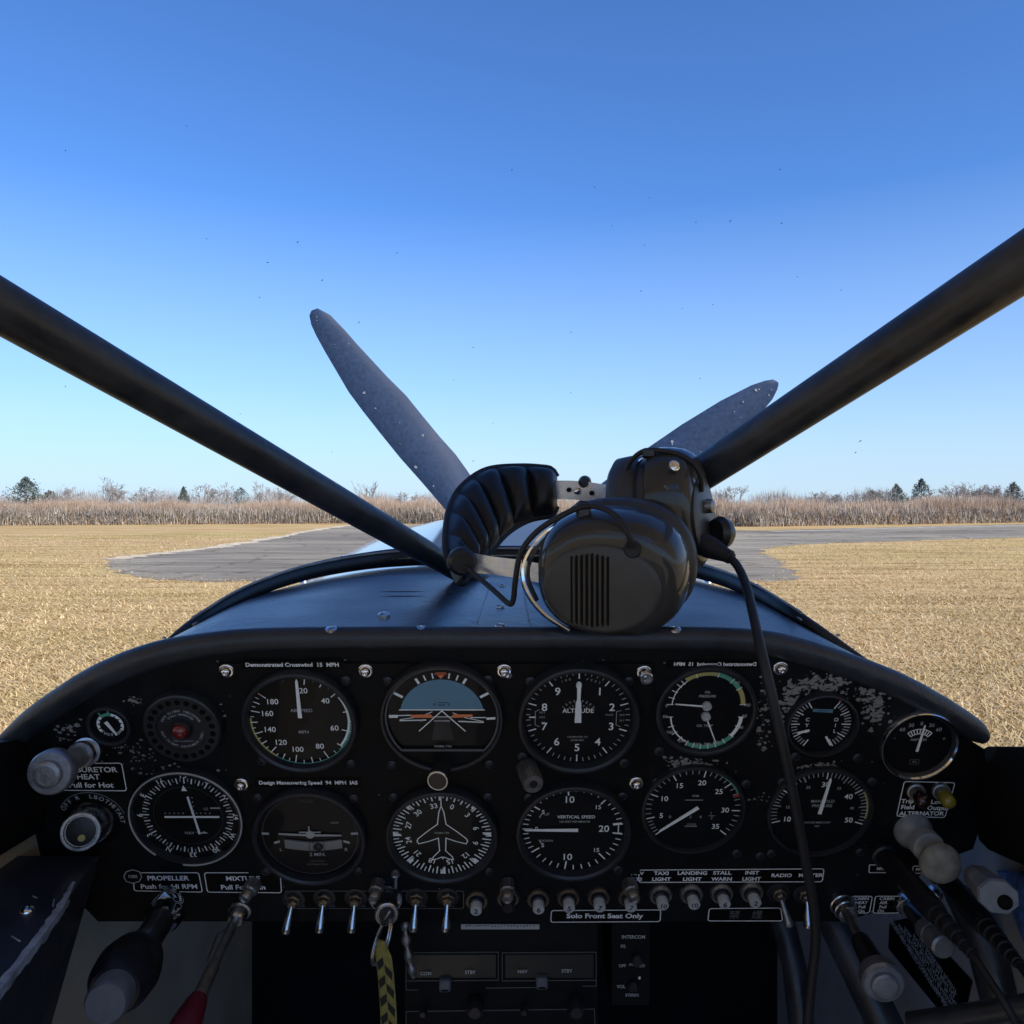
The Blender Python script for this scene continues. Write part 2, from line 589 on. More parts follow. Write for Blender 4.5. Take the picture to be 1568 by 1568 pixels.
def asphalt_material():
    m = bpy.data.materials.new("old_asphalt")
    m.use_nodes = True
    n, l = m.node_tree.nodes, m.node_tree.links
    b = n["Principled BSDF"]
    b.inputs["Roughness"].default_value = 0.85
    b.inputs["Specular IOR Level"].default_value = 0.3
    tc = n.new("ShaderNodeTexCoord")
    outs = []
    for sc, sx, sy in ((1.2, .22, 1.5), (30, 1, 1), (.25, .3, 1)):
        mp = n.new("ShaderNodeMapping")
        mp.inputs["Scale"].default_value = (sx, sy, 1)
        l.new(tc.outputs["Object"], mp.inputs["Vector"])
        t = n.new("ShaderNodeTexNoise")
        t.inputs["Scale"].default_value = sc
        t.inputs["Detail"].default_value = 6
        l.new(mp.outputs[0], t.inputs["Vector"])
        outs.append(t.outputs["Fac"])
    a = n.new("ShaderNodeMath"); a.operation = 'ADD'
    l.new(outs[0], a.inputs[0]); l.new(outs[1], a.inputs[1])
    a2 = n.new("ShaderNodeMath"); a2.operation = 'ADD'
    l.new(a.outputs[0], a2.inputs[0]); l.new(outs[2], a2.inputs[1])
    a3 = n.new("ShaderNodeMath"); a3.operation = 'MULTIPLY'; a3.inputs[1].default_value = 1 / 3
    l.new(a2.outputs[0], a3.inputs[0])
    r = n.new("ShaderNodeValToRGB")
    for e, (p, c) in zip(r.color_ramp.elements, ((.42, (.165, .142, .105)), (.58, (.37, .32, .235)))):
        e.position = p
        e.color = (*c, 1)
    l.new(a3.outputs[0], r.inputs["Fac"])
    vo = n.new("ShaderNodeTexVoronoi")
    vo.feature = 'DISTANCE_TO_EDGE'
    vo.inputs["Scale"].default_value = .34
    wob = n.new("ShaderNodeTexNoise")
    wob.inputs["Scale"].default_value = .8
    wob.inputs["Detail"].default_value = 5
    l.new(tc.outputs["Object"], wob.inputs["Vector"])
    vm = n.new("ShaderNodeVectorMath"); vm.operation = 'MULTIPLY_ADD'
    vm.inputs[1].default_value = (1.6, 1.6, 0)
    l.new(wob.outputs["Color"], vm.inputs[0]); l.new(tc.outputs["Object"], vm.inputs[2])
    l.new(vm.outputs[0], vo.inputs["Vector"])
    cr = n.new("ShaderNodeValToRGB")
    for e, (p, c) in zip(cr.color_ramp.elements, ((.012, (.70, .68, .65)), (.035, (1, 1, 1)))):
        e.position = p
        e.color = (*c, 1)
    l.new(vo.outputs["Distance"], cr.inputs["Fac"])
    mx = n.new("ShaderNodeMix"); mx.data_type = 'RGBA'; mx.blend_type = 'MULTIPLY'; mx.inputs["Factor"].default_value = 1
    l.new(r.outputs["Color"], mx.inputs["A"]); l.new(cr.outputs["Color"], mx.inputs["B"])
    l.new(mx.outputs["Result"], b.inputs["Base Color"])
    MATS["asphalt"] = m


ground_material()
asphalt_material()
mat("pale_edge", (.62, .52, .36), .9, var=.3, vscale=3)
mat("pale_paint", (.50, .49, .46), .8, var=.3, vscale=2)

g = MB()
g.add([(-1500, -400, -EYE), (1500, -400, -EYE), (1500, 2600, -EYE), (-1500, 2600, -EYE)], [(0, 1, 2, 3)])
tag(g.build("field_ground", "ground", angle=0), "wide flat field of dry mown straw coloured grass", "field", kind='structure')

# pavement outline: a taxiway running ahead and a runway leaving to the right
PAVE = [gp(172, 857), gp(168, 862), gp(178, 873), gp(195, 881), gp(225, 886), gp(262, 888.5), gp(330, 890), gp(430, 890.5), gp(560, 891),
        (2, 18.4), (6.2, 18.45), (7.0, 18.7), (7.5, 19.6), (8.0, 21.5), (8.7, 25), (9.8, 29.5), (10.6, 31.8), (11.8, 33.6), gp(1240, 833.5), gp(1300, 831), gp(1420, 827), gp(1568, 823),
        (60, 53), (130, 73), (130, 118), (80, 88), gp(1568, 802.6), gp(1440, 805.5), gp(1300, 809), gp(1180, 812.5), (9, 56), (6, 66),
        (5, 68.5), (-8, 68.5), (-14.2, 68), gp(480, 812), gp(430, 822), gp(330, 838), gp(240, 848)]
pv = MB()
out = []
for i, (x0, y0) in enumerate(PAVE):          # broken, grass eaten edge
    x1, y1 = PAVE[(i + 1) % len(PAVE)]
    L = math.hypot(x1 - x0, y1 - y0)
    k = max(1, min(60, int(L / .35)))
    for j in range(k):
        f = j / k
        w = random.uniform(-.26, .26) * min(1, L / 2)
        out.append((x0 + (x1 - x0) * f - (y1 - y0) / L * w, y0 + (y1 - y0) * f + (x1 - x0) / L * w))
pv.poly(out, -EYE + .006)
tag(pv.build("taxiway", "asphalt", angle=0), "worn grey asphalt taxiway crossing the dry grass", "taxiway", kind='structure')


def ragged(pts, w, z, name, matname, jit, label):
    """a narrow ragged strip along a path on the ground"""
    q = spline(pts, 14)
    mb = MB()
    vs, fs = [], []
    for i, p in enumerate(q):
        t = q[min(i + 1, len(q) - 1)] - q[max(i - 1, 0)]
        t = t / (np.hypot(*t) or 1)
        nx, ny = -t[1], t[0]
        a = w * (.5 + jit * random.uniform(-.5, .5))
        c = w * (.5 + jit * random.uniform(-.5, .5))
        vs += [(p[0] + nx * a, p[1] + ny * a, z), (p[0] - nx * c, p[1] - ny * c, z)]
    fs = [(2 * i, 2 * i + 1, 2 * i + 3, 2 * i + 2) for i in range(len(q) - 1)]
    mb.add(vs, fs)
    tag(mb.build(name, matname, angle=0), label, name.split('_')[-1], kind='structure')


ragged([gp(172, 857), gp(240, 848), gp(330, 838), gp(430, 822), gp(480, 812), (-14.2, 68)], .75, -EYE + .010, "taxiway_verge", "pale_edge", .9,
       "pale bleached grass edge along the taxiway")
ragged([gp(1180, 814), gp(1300, 811), gp(1440, 807.2), gp(1568, 804.5), (90, 92)], .55, -EYE + .011, "runway_edge_line", "pale_paint", .5,
       "faded white edge line on the runway")


# ---- loose straw in the near field
def blade_mesh(name, pos, h, w, lean, az, matname, label, kindname, bend=.35, segs=1):
    """pos (n,3); tapering blades, one island each"""
    N = len(pos)
    dx, dy = np.cos(az), np.sin(az)
    sidex, sidey = -dy, dx
    tip = pos + np.stack([dx * h * np.sin(lean), dy * h * np.sin(lean), h * np.cos(lean)], 1)
    L = pos + np.stack([sidex * w / 2, sidey * w / 2, 0 * w], 1)
    R = pos - np.stack([sidex * w / 2, sidey * w / 2, 0 * w], 1)
    if segs == 1:
        v = np.stack([L, R, tip], 1).reshape(-1, 3)
        f = np.arange(3 * N).reshape(-1, 3)
        loops, sz = f.reshape(-1), 3
        starts = np.arange(N) * 3
        tot = np.full(N, 3)
    else:
        mid = pos + np.stack([dx * h * .5 * np.sin(lean * (1 - bend)), dy * h * .5 * np.sin(lean * (1 - bend)), h * .55 * np.cos(lean * (1 - bend))], 1)
        o = np.stack([sidex * w * .42, sidey * w * .42, 0 * w], 1)
        v = np.stack([L, R, mid - o, mid + o, tip], 1).reshape(-1, 3)
        k = np.arange(N)[:, None] * 5
        quad = k + np.array([[0, 1, 2, 3]])
        tri = k + np.array([[3, 2, 4]])
        loops = np.concatenate([quad.reshape(-1), tri.reshape(-1)])
        starts = np.concatenate([np.arange(N) * 4, 4 * N + np.arange(N) * 3])
        tot = np.concatenate([np.full(N, 4), np.full(N, 3)])
    me = bpy.data.meshes.new(name)
    me.vertices.add(len(v))
    me.vertices.foreach_set("co", v.astype(np.float32).reshape(-1))
    me.loops.add(len(loops))
    me.loops.foreach_set("vertex_index", loops.astype(np.int32))
    me.polygons.add(len(starts))
    me.polygons.foreach_set("loop_start", starts.astype(np.int32))
    me.update(calc_edges=True)
    me.validate()
    me.materials.append(MATS[matname])
    ob = bpy.data.objects.new(name, me)
    COL.objects.link(ob)
    return tag(ob, label, kindname, kind='stuff')


def in_poly(x, y, P):
    c = np.zeros(len(x), bool)
    j = len(P) - 1
    for i in range(len(P)):
        xi, yi = P[i]
        xj, yj = P[j]
        hit = ((yi > y) != (yj > y)) & (x < (xj - xi) * (y - yi) / ((yj - yi) or 1e-9) + xi)
        c ^= hit
        j = i
    return c


island_mat("straw_blades", [(.46, .325, .17), (.60, .435, .235), (.55, .435, .225), (.66, .505, .285), (.72, .57, .335), (.78, .655, .43)], .85,
           patch=((.16, .62, 1), (.82, .79, .66), (1.04, .99, .93)))
N = 330000
u = rng.random(N)
d0, d1 = 5.6, 46.0
dep = 1 / (1 / d0 + u * (1 / d1 - 1 / d0))
x = (rng.random(N) * 2 - 1) * dep * .72
keep = ~in_poly(x + rng.normal(0, .35, N), dep + rng.normal(0, .55, N), PAVE)
keep &= np.abs(x) > np.minimum(dep, 12) * .05
x, dep = x[keep], dep[keep]
N = len(x)
pos = np.stack([x, dep, np.full(N, -EYE)], 1)
hh = rng.uniform(.03, .10, N) * (1 + dep / 60)
ww = rng.uniform(.007, .016, N) * (1 + dep / 22)
blade_mesh("dry_grass", pos, hh, ww, rng.normal(1.28, .2, N).clip(.5, 1.5), np.where(rng.random(N) < .5, 0, np.pi) + rng.normal(.15, .75, N), "straw_blades",
           "loose dry straw grass blades lying over the mown field", "grass")

# ---- strip of tall dead grass beyond the field, straw lightened in place of haze
island_mat("tall_straw", [(.40, .31, .24), (.48, .37, .285), (.53, .42, .32), (.50, .41, .32), (.60, .49, .37), (.68, .58, .45)], .85,
           patch=((.10, .3, .55), (.72, .66, .62), (1.0, .95, .92)))
island_mat("tangled_stems", [(.30, .275, .26), (.38, .35, .325), (.45, .41, .36), (.40, .375, .355), (.60, .55, .47)], .9,
           patch=((.16, .3, .8), (.62, .63, .66), (1.0, 1.0, .95)))


def strip_line(t):
    """front edge of the tall grass: t 0..1 from far left to far right"""
    X = np.interp(t, [0, .12, .40, .60, .78, 1], [-125, -46, -14, 20, 54, 150])
    Y = np.interp(t, [0, .12, .40, .60, .78, 1], [62, 64.5, 73, 62, 77, 112])
    return X, Y


N = 130000
t = rng.random(N)
X, Y = strip_line(t)
back = rng.random(N) ** 1.4 * 5.5
pos = np.stack([X, Y + back, np.full(N, -EYE)], 1)
undul = .26 * np.sin(X * .16 + .5) * np.sin(X * .047)+ .16 * np.sin(X * .31) + .16 * np.sin(X * .77 + 1) + .13 * np.sin(X * 1.9) + .12 * np.sin(X * 4.3 + 2)
edge = np.minimum(1, .55 + back / 2.2)
right = np.interp(X, [-30, 20, 60, 90], [0, .1, .2, .45])
hh = (2.15 + undul + right + rng.normal(0, .17, N)) * edge
ww = rng.uniform(.018, .06, N)
blade_mesh("tall_dead_grass", pos, hh, ww, np.abs(rng.normal(.20, .24, N)), rng.normal(.1, 1.3, N), "tall_straw",
           "wall of tall dead straw coloured grass along the far field edge", "tall grass", segs=2)
N = 60000
t = rng.random(N)
X, Y = strip_line(t)
pos = np.stack([X, Y - .5 + rng.random(N) * 2.6, -EYE + rng.random(N) ** 1.3 * 1.05], 1)
hh = rng.uniform(.4, 1.1, N)
ww = rng.uniform(.02, .065, N)
blade_mesh("tangled_undergrowth", pos, hh, ww, np.abs(rng.normal(.75, .4, N)), rng.uniform(0, 6.28, N), "tangled_stems",
           "grey tangled low stems at the foot of the tall grass", "undergrowth", segs=2)

# ---- low leafless brush far behind the tall grass, haze put into its colour
island_mat("hazed_twigs", [(.25, .225, .22), (.33, .30, .285), (.39, .35, .32), (.30, .285, .285)], .9)
N = 70000
X = rng.uniform(-130, 130, N)
clump = .5 + .5 * np.sin(X * .19 + 1.3 * np.sin(X * .07)) * np.sin(X * .53 + 2)
clump2 = .5 + .5 * np.sin(X * 1.7 + np.sin(X * .31) * 3)
pos = np.stack([X, 128 + rng.random(N) * 14, -EYE + rng.random(N) * (1.6 + 2.0 * clump)], 1)
hh = .5 + rng.random(N) * (.55 + 1.0 * clump + .5 * clump2)
blade_mesh("far_brush", pos, hh, rng.uniform(.02, .06, N), np.abs(rng.normal(.35, .3, N)), rng.uniform(0, 6.28, N), "hazed_twigs",
           "leafless brush coloured pale like haze in a low band far behind the tall grass", "brush", segs=2)

# ---- trees beyond, colours paled in place of distance haze
mat("bark", (.25, .225, .215), .9, var=.3, vscale=3)
mat("twig", (.27, .25, .245), .9, var=.25, vscale=3)
island_mat("needles", [(.085, .115, .115), (.12, .15, .14), (.15, .18, .155), (.105, .135, .135)], .8)
island_mat("olive_leaves", [(.10, .10, .075), (.16, .15, .105), (.21, .185, .13)], .85)


def bare_tree(label, px, ytop, d, spread=.5, stems=3, depth=5, seedv=0, lean=0.0, shrub=False):
    rr = random.Random(seedv)
    X = (px - CX) / FPX * d
    H = EYE + (HY - ytop) / FPX * d
    root = thing("bare_tree" if not shrub else "bare_shrub", label, "tree" if not shrub else "shrub", (X, d, -EYE), group="bare trees beyond the tall grass")
    tr, br = MB(), MB()

    def grow(p, dirv, ln, r, lev):
        q = p + dirv * ln
        mid = p + dirv * ln * .5 + Vector((rr.uniform(-1, 1), rr.uniform(-1, 1), rr.uniform(-.3, .5))) * ln * .08
        (tr if lev == 0 else br).tube([p, mid, q], [r, r * .85, r * .7], 4, caps=False)
        if lev >= depth:
            return
        for k in range(rr.choice((2, 2, 3)) if lev < depth - 1 else 3):
            nd = (dirv + Vector((rr.gauss(0, spread), rr.gauss(0, spread), rr.uniform(-.12, .38)))).normalized()
            grow(p + dirv * ln * rr.uniform(.45, 1.0), nd, ln * rr.uniform(.58, .82), max(r * .6, .0125), lev + 1)

    for s in range(stems):
        a = rr.uniform(0, 6.28)
        o = Vector((math.cos(a), math.sin(a), 0)) * .12 * stems
        dv = Vector((math.cos(a) * .35 * (stems > 1) + lean, math.sin(a) * .3, 1)).normalized()
        grow(o, dv, H * .30, .035 + .012 * H, 0)
    zmax = max(v[2] for v in br.v)
    k = H / zmax
    for mb in (tr, br):
        mb.v = [(a * k, b_ * k, c * k) for a, b_, c in mb.v]
    tr.build("trunk", "bark", root, angle=60)
    br.build("branches", "twig", root, angle=60)


def leafy(label, px, ytop, d, wpx, shape, seedv, matname="needles", name="evergreen_tree", cat="tree"):
    rr = np.random.default_rng(seedv)
    X = (px - CX) / FPX * d
    H = EYE + (HY - ytop) / FPX * d
    W = wpx / FPX * d / 2
    root = thing(name, label, cat, (X, d, -EYE), group="evergreens beyond the tall grass")
    t = MB()
    t.tube([(0, 0, 0), (.03, 0, H * .5), (0, 0, H * .96)], [.05 * W + .06, .08, .02], 6)
    for k in range(14):
        z = H * (.2 + .7 * k / 14)
        a = k * 2.4
        L = W * (1.1 - k / 14) * .8
        t.tube([(0, 0, z), (math.cos(a) * L, math.sin(a) * L, z + L * .2)], [.035, .012], 4, caps=False)
    t.build("trunk", "bark", root, angle=60)
    N = 2600
    if shape == 'cone':
        z = rr.random(N) ** .8
        tier = .72 + .28 * np.abs(np.sin(z * 17))
        rad_ = (1 - z) ** .85 * tier + .03
    else:
        z = rr.random(N)
        rad_ = np.sqrt(np.clip(1 - (2 * z - .95) ** 2, .02, 1))
    a = rr.random(N) * 6.283
    clump = .72 + .22 * np.sin(a * 3 + z * 11 + seedv) + .16 * np.sin(a * 7 - z * 19)
    q = (.45 + .55 * rr.random(N) ** .5) * rad_ * clump * W * 1.35
    P = np.stack([np.cos(a) * q, np.sin(a) * q, H * (.10 + .90 * z) + rr.normal(0, .05 * W, N)], 1)
    s = rr.uniform(.09, .24, N)[:, None] * (.5 + W / 4)
    A = rr.normal(0, 1, (N, 3)); A[:, 2] *= .6
    B = rr.normal(0, 1, (N, 3)); B[:, 2] *= .6
    A /= np.linalg.norm(A, axis=1)[:, None]
    B /= np.linalg.norm(B, axis=1)[:, None]
    vs = np.stack([P - A * s * .5, P + B * s * .8, P + A * s * .6], 1).reshape(-1, 3)
    c = MB()
    c.v = [tuple(p) for p in vs]
    c.f = [(3 * i, 3 * i + 1, 3 * i + 2) for i in range(N)]
    c.mi = [0] * N
    c.build("crown", matname, root, angle=0)


leafy("dark broad cedar tree at the left end of the tree line", 40, 733, 112, 92, 'cone', 3)
leafy("small pointed conifer between bare trees left of the left windscreen tube", 281, 746, 112, 34, 'cone', 5)
leafy("low rounded dark tree beside the left windscreen tube", 369, 747, 112, 24, 'round', 6)
leafy("small pale green conifer in the right tree line, left of the taller one", 1373, 743, 118, 52, 'cone', 8)
leafy("tallest pointed conifer in the right tree line", 1411, 735, 118, 66, 'cone', 9)
leafy("dark conifer at the right edge of the picture", 1552, 741, 118, 66, 'cone', 10)
leafy("low olive bush left of the two conifers on the right", 1336, 752, 112, 36, 'round', 12, "olive_leaves", "olive_bush", "bush")
leafy("low olive bush under the large bare tree on the right", 1497, 752, 112, 46, 'round', 13, "olive_leaves", "olive_bush", "bush")
leafy("low grey green bush right of the dark cedar", 76, 752, 110, 30, 'round', 14, "olive_leaves", "olive_bush", "bush")
BT = [("tall bare tree standing alone right of the dark cedar", 160, 729, 110, .5, 4, 6, 0.0, False),
      ("bare tree leaning left beside the tall bare tree", 132, 741, 112, .55, 3, 6, -.5, False),
      ("low bare shrub right of the tall bare tree", 214, 744, 108, .6, 4, 6, 0, True),
      ("low bare shrub just right of the dark cedar", 88, 748, 108, .6, 4, 6, 0, True),
      ("tiny bare shrub under the small pointed conifer on the left", 252, 752, 108, .6, 4, 4, 0, True),
      ("forked bare tree right of the small pointed conifer", 302, 738, 111, .45, 2, 6, .1, False),
      ("bare tree leaning right before the rounded dark tree", 338, 738, 111, .45, 2, 6, .4, False),
      ("bare tree just right of the rounded dark tree", 396, 735, 111, .42, 2, 6, 0, False),
      ("wide bare shrub touching the left windscreen tube", 425, 745, 108, .6, 4, 6, 0, True),
      ("bare sapling between the left tube and the propeller blade", 561, 735, 110, .5, 2, 4, 0, False),
      ("small bare bush beside the left propeller blade", 627, 752, 108, .6, 4, 6, 0, True),
      ("pale bare tree beside the right ear cup of the headset", 1122, 742, 108, .55, 3, 6, 0, False),
      ("faint bare shrub in the gap right of the headset", 1205, 754, 108, .6, 4, 6, 0, True),
      ("low bare shrub left of the pair of bare bushes on the right", 1247, 752, 108, .6, 4, 6, 0, True),
      ("left one of two bare bushes in the right tree line", 1283, 750, 108, .6, 5, 5, 0, True),
      ("right one of two bare bushes in the right tree line", 1314, 750, 108, .6, 5, 5, 0, True),
      ("bare tree directly left of the small pale green conifer", 1349, 744, 110, .5, 4, 6, 0, False),
      ("bare brown bush filling the space right of the tallest conifer", 1448, 746, 110, .5, 5, 5, 0, True),
      ("large wide bare tree in the right tree line", 1472, 736, 110, .6, 6, 5, 0, False),
      ("bare tree on the right side of the large wide one", 1492, 741, 112, .55, 4, 6, .2, False),
      ("thin bare sapling left of the conifer at the right edge", 1522, 744, 110, .45, 2, 4, 0, False)]
for i, (lb, px, yt, d, sp, st, dp, ln, sh) in enumerate(BT):
    bare_tree(lb, px, yt, d, sp, st, dp, 100 + i, ln, sh)

# ================================================================== AIRCRAFT BODY
# ---- engine cowling ahead of the windscreen
cw = thing("engine_cowling", "blue painted engine cowling ahead of the windscreen with dark top panel", "cowling", (0, 1.6, -.2))
secs = [(.93, .33, -.078, .17), (1.25, .40, -.066, .20), (1.6, .45, -.053, .23), (1.95, .485, -.042, .26), (2.18, .47, -.034, .30), (2.28, .40, -.06, .30), (2.32, .30, -.12, .22)]


def cowl(a0, a1, lift, n):
    vs, fs = [], []
    for (d, w, zt, h) in secs:
        for j in range(n + 1):
            a = rad(a0 + (a1 - a0) * j / n)
            s, c = math.sin(a), math.cos(a)
            q = (abs(s) ** 2.5 + abs(c) ** 2.5) ** (-1 / 2.5)
            vs.append((-.01 + (w + lift) * s * q, d, zt - h + (h + lift) * c * q))
    m = n + 1
    for i in range(len(secs) - 1):
        for j in range(n):
            fs.append((i * m + j, i * m + j + 1, (i + 1) * m + j + 1, (i + 1) * m + j))
    return vs, fs


b = MB(); b.add(*cowl(-150, 150, 0, 60)); b.build("cowl_skin", "cowl_paint", cw, origin=None).location = (0, -1.6, .2)
b = MB(); b.add(*cowl(-17, 17, .003, 14)); b.build("anti_glare_panel", "cowl_dark", cw).location = (0, -1.6, .2)
b = MB()
for s in (-1, 1):
    for k in range(9):
        d = 1.0 + k * .14
        w = np.interp(d, [q[0] for q in secs], [q[1] for q in secs])
        zt = np.interp(d, [q[0] for q in secs], [q[2] for q in secs])
        h = np.interp(d, [q[0] for q in secs], [q[3] for q in secs])
        a = rad(52 * s)
        q = (abs(math.sin(a)) ** 2.5 + abs(math.cos(a)) ** 2.5) ** (-1 / 2.5)
        b.lathe([(.009, 0), (.007, .004), (0, .0045)], 10, Matrix.Translation((-.01 + (w + .001) * math.sin(a) * q, d, zt - h + (h + .001) * math.cos(a) * q)))
b.build("fastener", "steel", cw).location = (0, -1.6, .2)

# ---- propeller
HUB = V(773, 848, 2.5)
DN = Vector((0, -math.cos(rad(11)), -math.sin(rad(11))))


def disc_pt(px, py):
    r = Vector(((px - CX) / FPX, 1.0, (HY - py) / FPX))
    return r * (HUB.dot(DN) / r.dot(DN))


pr = thing("propeller", "stopped propeller with dark blue grey chipped blades ahead of the cowling", "propeller", HUB)
L1 = ([(478, 475), (486, 472), (505, 482), (527, 505), (546, 527), (592, 577), (621, 606), (645, 636), (672, 669), (697, 697), (714, 721), (745, 768), (770, 812), (784, 842)],
      [(476, 478), (474, 483), (477, 497), (485, 514), (499, 539), (535, 600), (556, 628), (583, 662), (614, 700), (648, 738), (680, 775), (712, 806), (745, 835), (765, 852)])
L2 = ([(1190, 584), (1184, 581), (1172, 583), (1152, 590), (1105, 614), (1045, 651), (990, 689), (930, 736), (880, 775), (835, 810), (800, 835)],
      [(1192, 588), (1190, 596), (1182, 611), (1165, 631), (1124, 664), (1075, 703), (1020, 748), (965, 793), (910, 828), (855, 850), (805, 862)])
for edge_a, edge_b in (L1, L2):
    n = len(edge_a)
    b = MB()
    vs, fs = [], []
    K = 9
    for i in range(n):
        A, B = disc_pt(*edge_a[i]) - HUB, disc_pt(*edge_b[i]) - HUB
        t = i / (n - 1)
        th = .004 + .014 * t ** 1.5
        tw = .03 * t
        for s in (1, -1):
            for k in range(K):
                q = k / (K - 1)
                p = A.lerp(B, q)
                p = p + DN * (s * th * math.sin(math.pi * q) ** .7 + tw * (q - .5) * 2)
                vs.append(tuple(p))
    row = 2 * K
    for i in range(n - 1):
        for s in range(2):
            for k in range(K - 1):
                o = i * row + s * K + k
                fs.append((o, o + 1, o + row + 1, o + row) if s == 0 else (o, o + row, o + row + 1, o + 1))
    fs.append(tuple(range(K)))
    b.add(vs, fs)
    bl = b.build("blade", "blade_paint", pr, angle=50)
    c = MB()
    for k in range(15):
        i = random.uniform(1.5, n - 2)
        a0 = int(i); f = i - a0
        A = (disc_pt(*edge_a[a0]) - HUB).lerp(disc_pt(*edge_a[a0 + 1]) - HUB, f)
        B = (disc_pt(*edge_b[a0]) - HUB).lerp(disc_pt(*edge_b[a0 + 1]) - HUB, f)
        q = random.uniform(.12, .88)
        t = i / (n - 1)
        p = A.lerp(B, q) + DN * ((.004 + .014 * t ** 1.5) * math.sin(math.pi * q) ** .7 + .03 * t * (q - .5) * 2 + .002)
        s = random.choice((.0015, .002, .003, .005))
        e = Vector((1, 0, 0)); f2 = DN.cross(e)
        m = random.randint(5, 7)
        ang0 = random.random() * 6
        c.add([tuple(p + (e * math.cos(ang0 + 6.283 * j / m) + f2 * math.sin(ang0 + 6.283 * j / m)) * s * random.uniform(.6, 1.3)) for j in range(m)], [tuple(range(m))])
    tag(c.build("paint_chip", "blade_chip", bl, angle=0), kind='stuff')
# third blade points down behind the cowling
b = MB()
M3 = Matrix.Rotation(rad(11), 4, 'X')
b.add([tuple(M3 @ Vector(p)) for p in ((-.06, 0, -.05), (.06, 0, -.05), (.08, .01, -.5), (.05, .012, -.95), (0, .012, -1.0), (-.05, .012, -.95), (-.08, .01, -.5),
       (-.06, .03, -.05), (.06, .03, -.05), (.08, .025, -.5), (.05, .02, -.95), (0, .02, -1.0), (-.05, .02, -.95), (-.08, .025, -.5))],
      [tuple(range(7)), tuple(range(13, 6, -1))] + [(i, (i + 1) % 7, 7 + (i + 1) % 7, 7 + i) for i in range(7)])
b.build("blade", "blade_paint", pr)
b = MB(); b.rod(Vector((0, 0, 0)) + DN * .08, Vector((0, 0, 0)) - DN * .3, [(0, .10), (.25, .13), (.4, .13), (.6, .11), (.85, .05), (1, .005)]); b.build("spinner", "blade_paint", pr)

# ---- glareshield deck
RIMTOP = [(215, 1006), (262, 988), (315, 977), (385, 971), (490, 969), (590, 969), (784, 969), (965, 969), (1065, 969), (1150, 972), (1212, 984), (1265, 1003), (1338, 1034)]
SEAL = [(226, 1008, .535), (300, 946, .575), (380, 899, .655), (470, 868, .745), (560, 851, .81), (640, 844, .84), (784, 841, .855), (930, 844, .84), (1010, 851, .81), (1085, 870, .745), (1150, 895, .655), (1222, 938, .57), (1330, 1012, .535)]
R3 = [pp(x, y, -.002) for x, y in RIMTOP]
S3 = [V(x, y + (5 if i in (0, 12) else 24 if 2 < i < 10 else 18), d) for i, (x, y, d) in enumerate(SEAL)]
Rf, Sf = spline(R3, 6), spline(S3, 6)
dk = thing("glareshield", "dark blue black curved glareshield deck between instrument panel and windscreen", "glareshield", (0, .65, -.09))
NV = 12


def deck_pt(ui, v):
    a, c = Vector(Rf[ui]), Vector(Sf[ui])
    p = a.lerp(c, v)
    p.z += .004 * math.sin(math.pi * v)
    return p


vs, fs = [], []
for ui in range(len(Rf)):
    for vi in range(NV + 1):
        vs.append(tuple(deck_pt(ui, vi / NV)))
m = NV + 1
for i in range(len(Rf) - 1):
    for j in range(NV):
        fs.append((i * m + j, (i + 1) * m + j, (i + 1) * m + j + 1, i * m + j + 1))
from mathutils.bvhtree import BVHTree
DTREE = BVHTree.FromPolygons([Vector(p) for p in vs], fs)


def deck_at(px, py):
    hit = DTREE.ray_cast(Vector((0, 0, 0)), V(px, py, 1).normalized())[0]
    return hit if hit is not None else V(px, py, .7)


b = MB(); b.add(vs, fs)
b.build("deck_skin", "deck_vinyl", dk, origin=None, angle=60).location = (0, -.65, .09)
# centre cover plate
q = [deck_at(x, y) + Vector((0, 0, .0016)) for x, y in ((728, 968), (812, 968), (806, 925), (800, 893), (752, 893), (742, 925))]
b = MB(); k = len(q)
b.add([tuple(p) for p in q] + [tuple(p - Vector((0, 0, .004))) for p in q], [tuple(range(k))] + [(i, (i + 1) % k, k + (i + 1) % k, k + i) for i in range(k)])
b.build("cover_plate", "deck_vinyl", dk, angle=20).location = (0, -.65, .09)
b = MB()
for a_, c_ in (((752, 893), (728, 967)), ((800, 893), (812, 967)), ((728, 967), (812, 967))):
    b.tube([deck_at(a_[0] + (c_[0] - a_[0]) * i / 8, a_[1] + (c_[1] - a_[1]) * i / 8) + Vector((0, 0, .0012)) for i in range(9)], .0006, 6)
b.build("plate_edge", "worn_edge", dk, angle=60).location = (0, -.65, .09)
for x, y, s in ((588, 944, 1), (508, 967, 1), (645, 966, 1), (1033, 967, 1), (766, 932, .8), (766, 962, .8), (769, 899, .65), (936, 985, .0)):
    if s:
        p = deck_at(x, y) + Vector((0, 0, .001))
        sc = MB(Matrix.Translation(p) @ Matrix.Rotation(rad(4), 4, 'X'))
        r = .0046 * s
        sc.lathe([(r, -.001), (r, .0006), (r * .75, .0018), (r * .35, .0022), (r * .3, .0012), (0, .0012)], 18)
        sc.build("screw", "steel", dk, angle=40).location = (0, -.65, .09)
# two long low ridges imitating a reflected line on the left of the deck
b = MB()
for yy in (906, 913):
    b.tube([deck_at(x, yy) - Vector((0, 0, .0004)) for x in (572, 600, 630, 660)], [.0003, .0011, .0011, .0003], 6)
b.build("reflected_line", "deck_vinyl", dk).location = (0, -.65, .09)

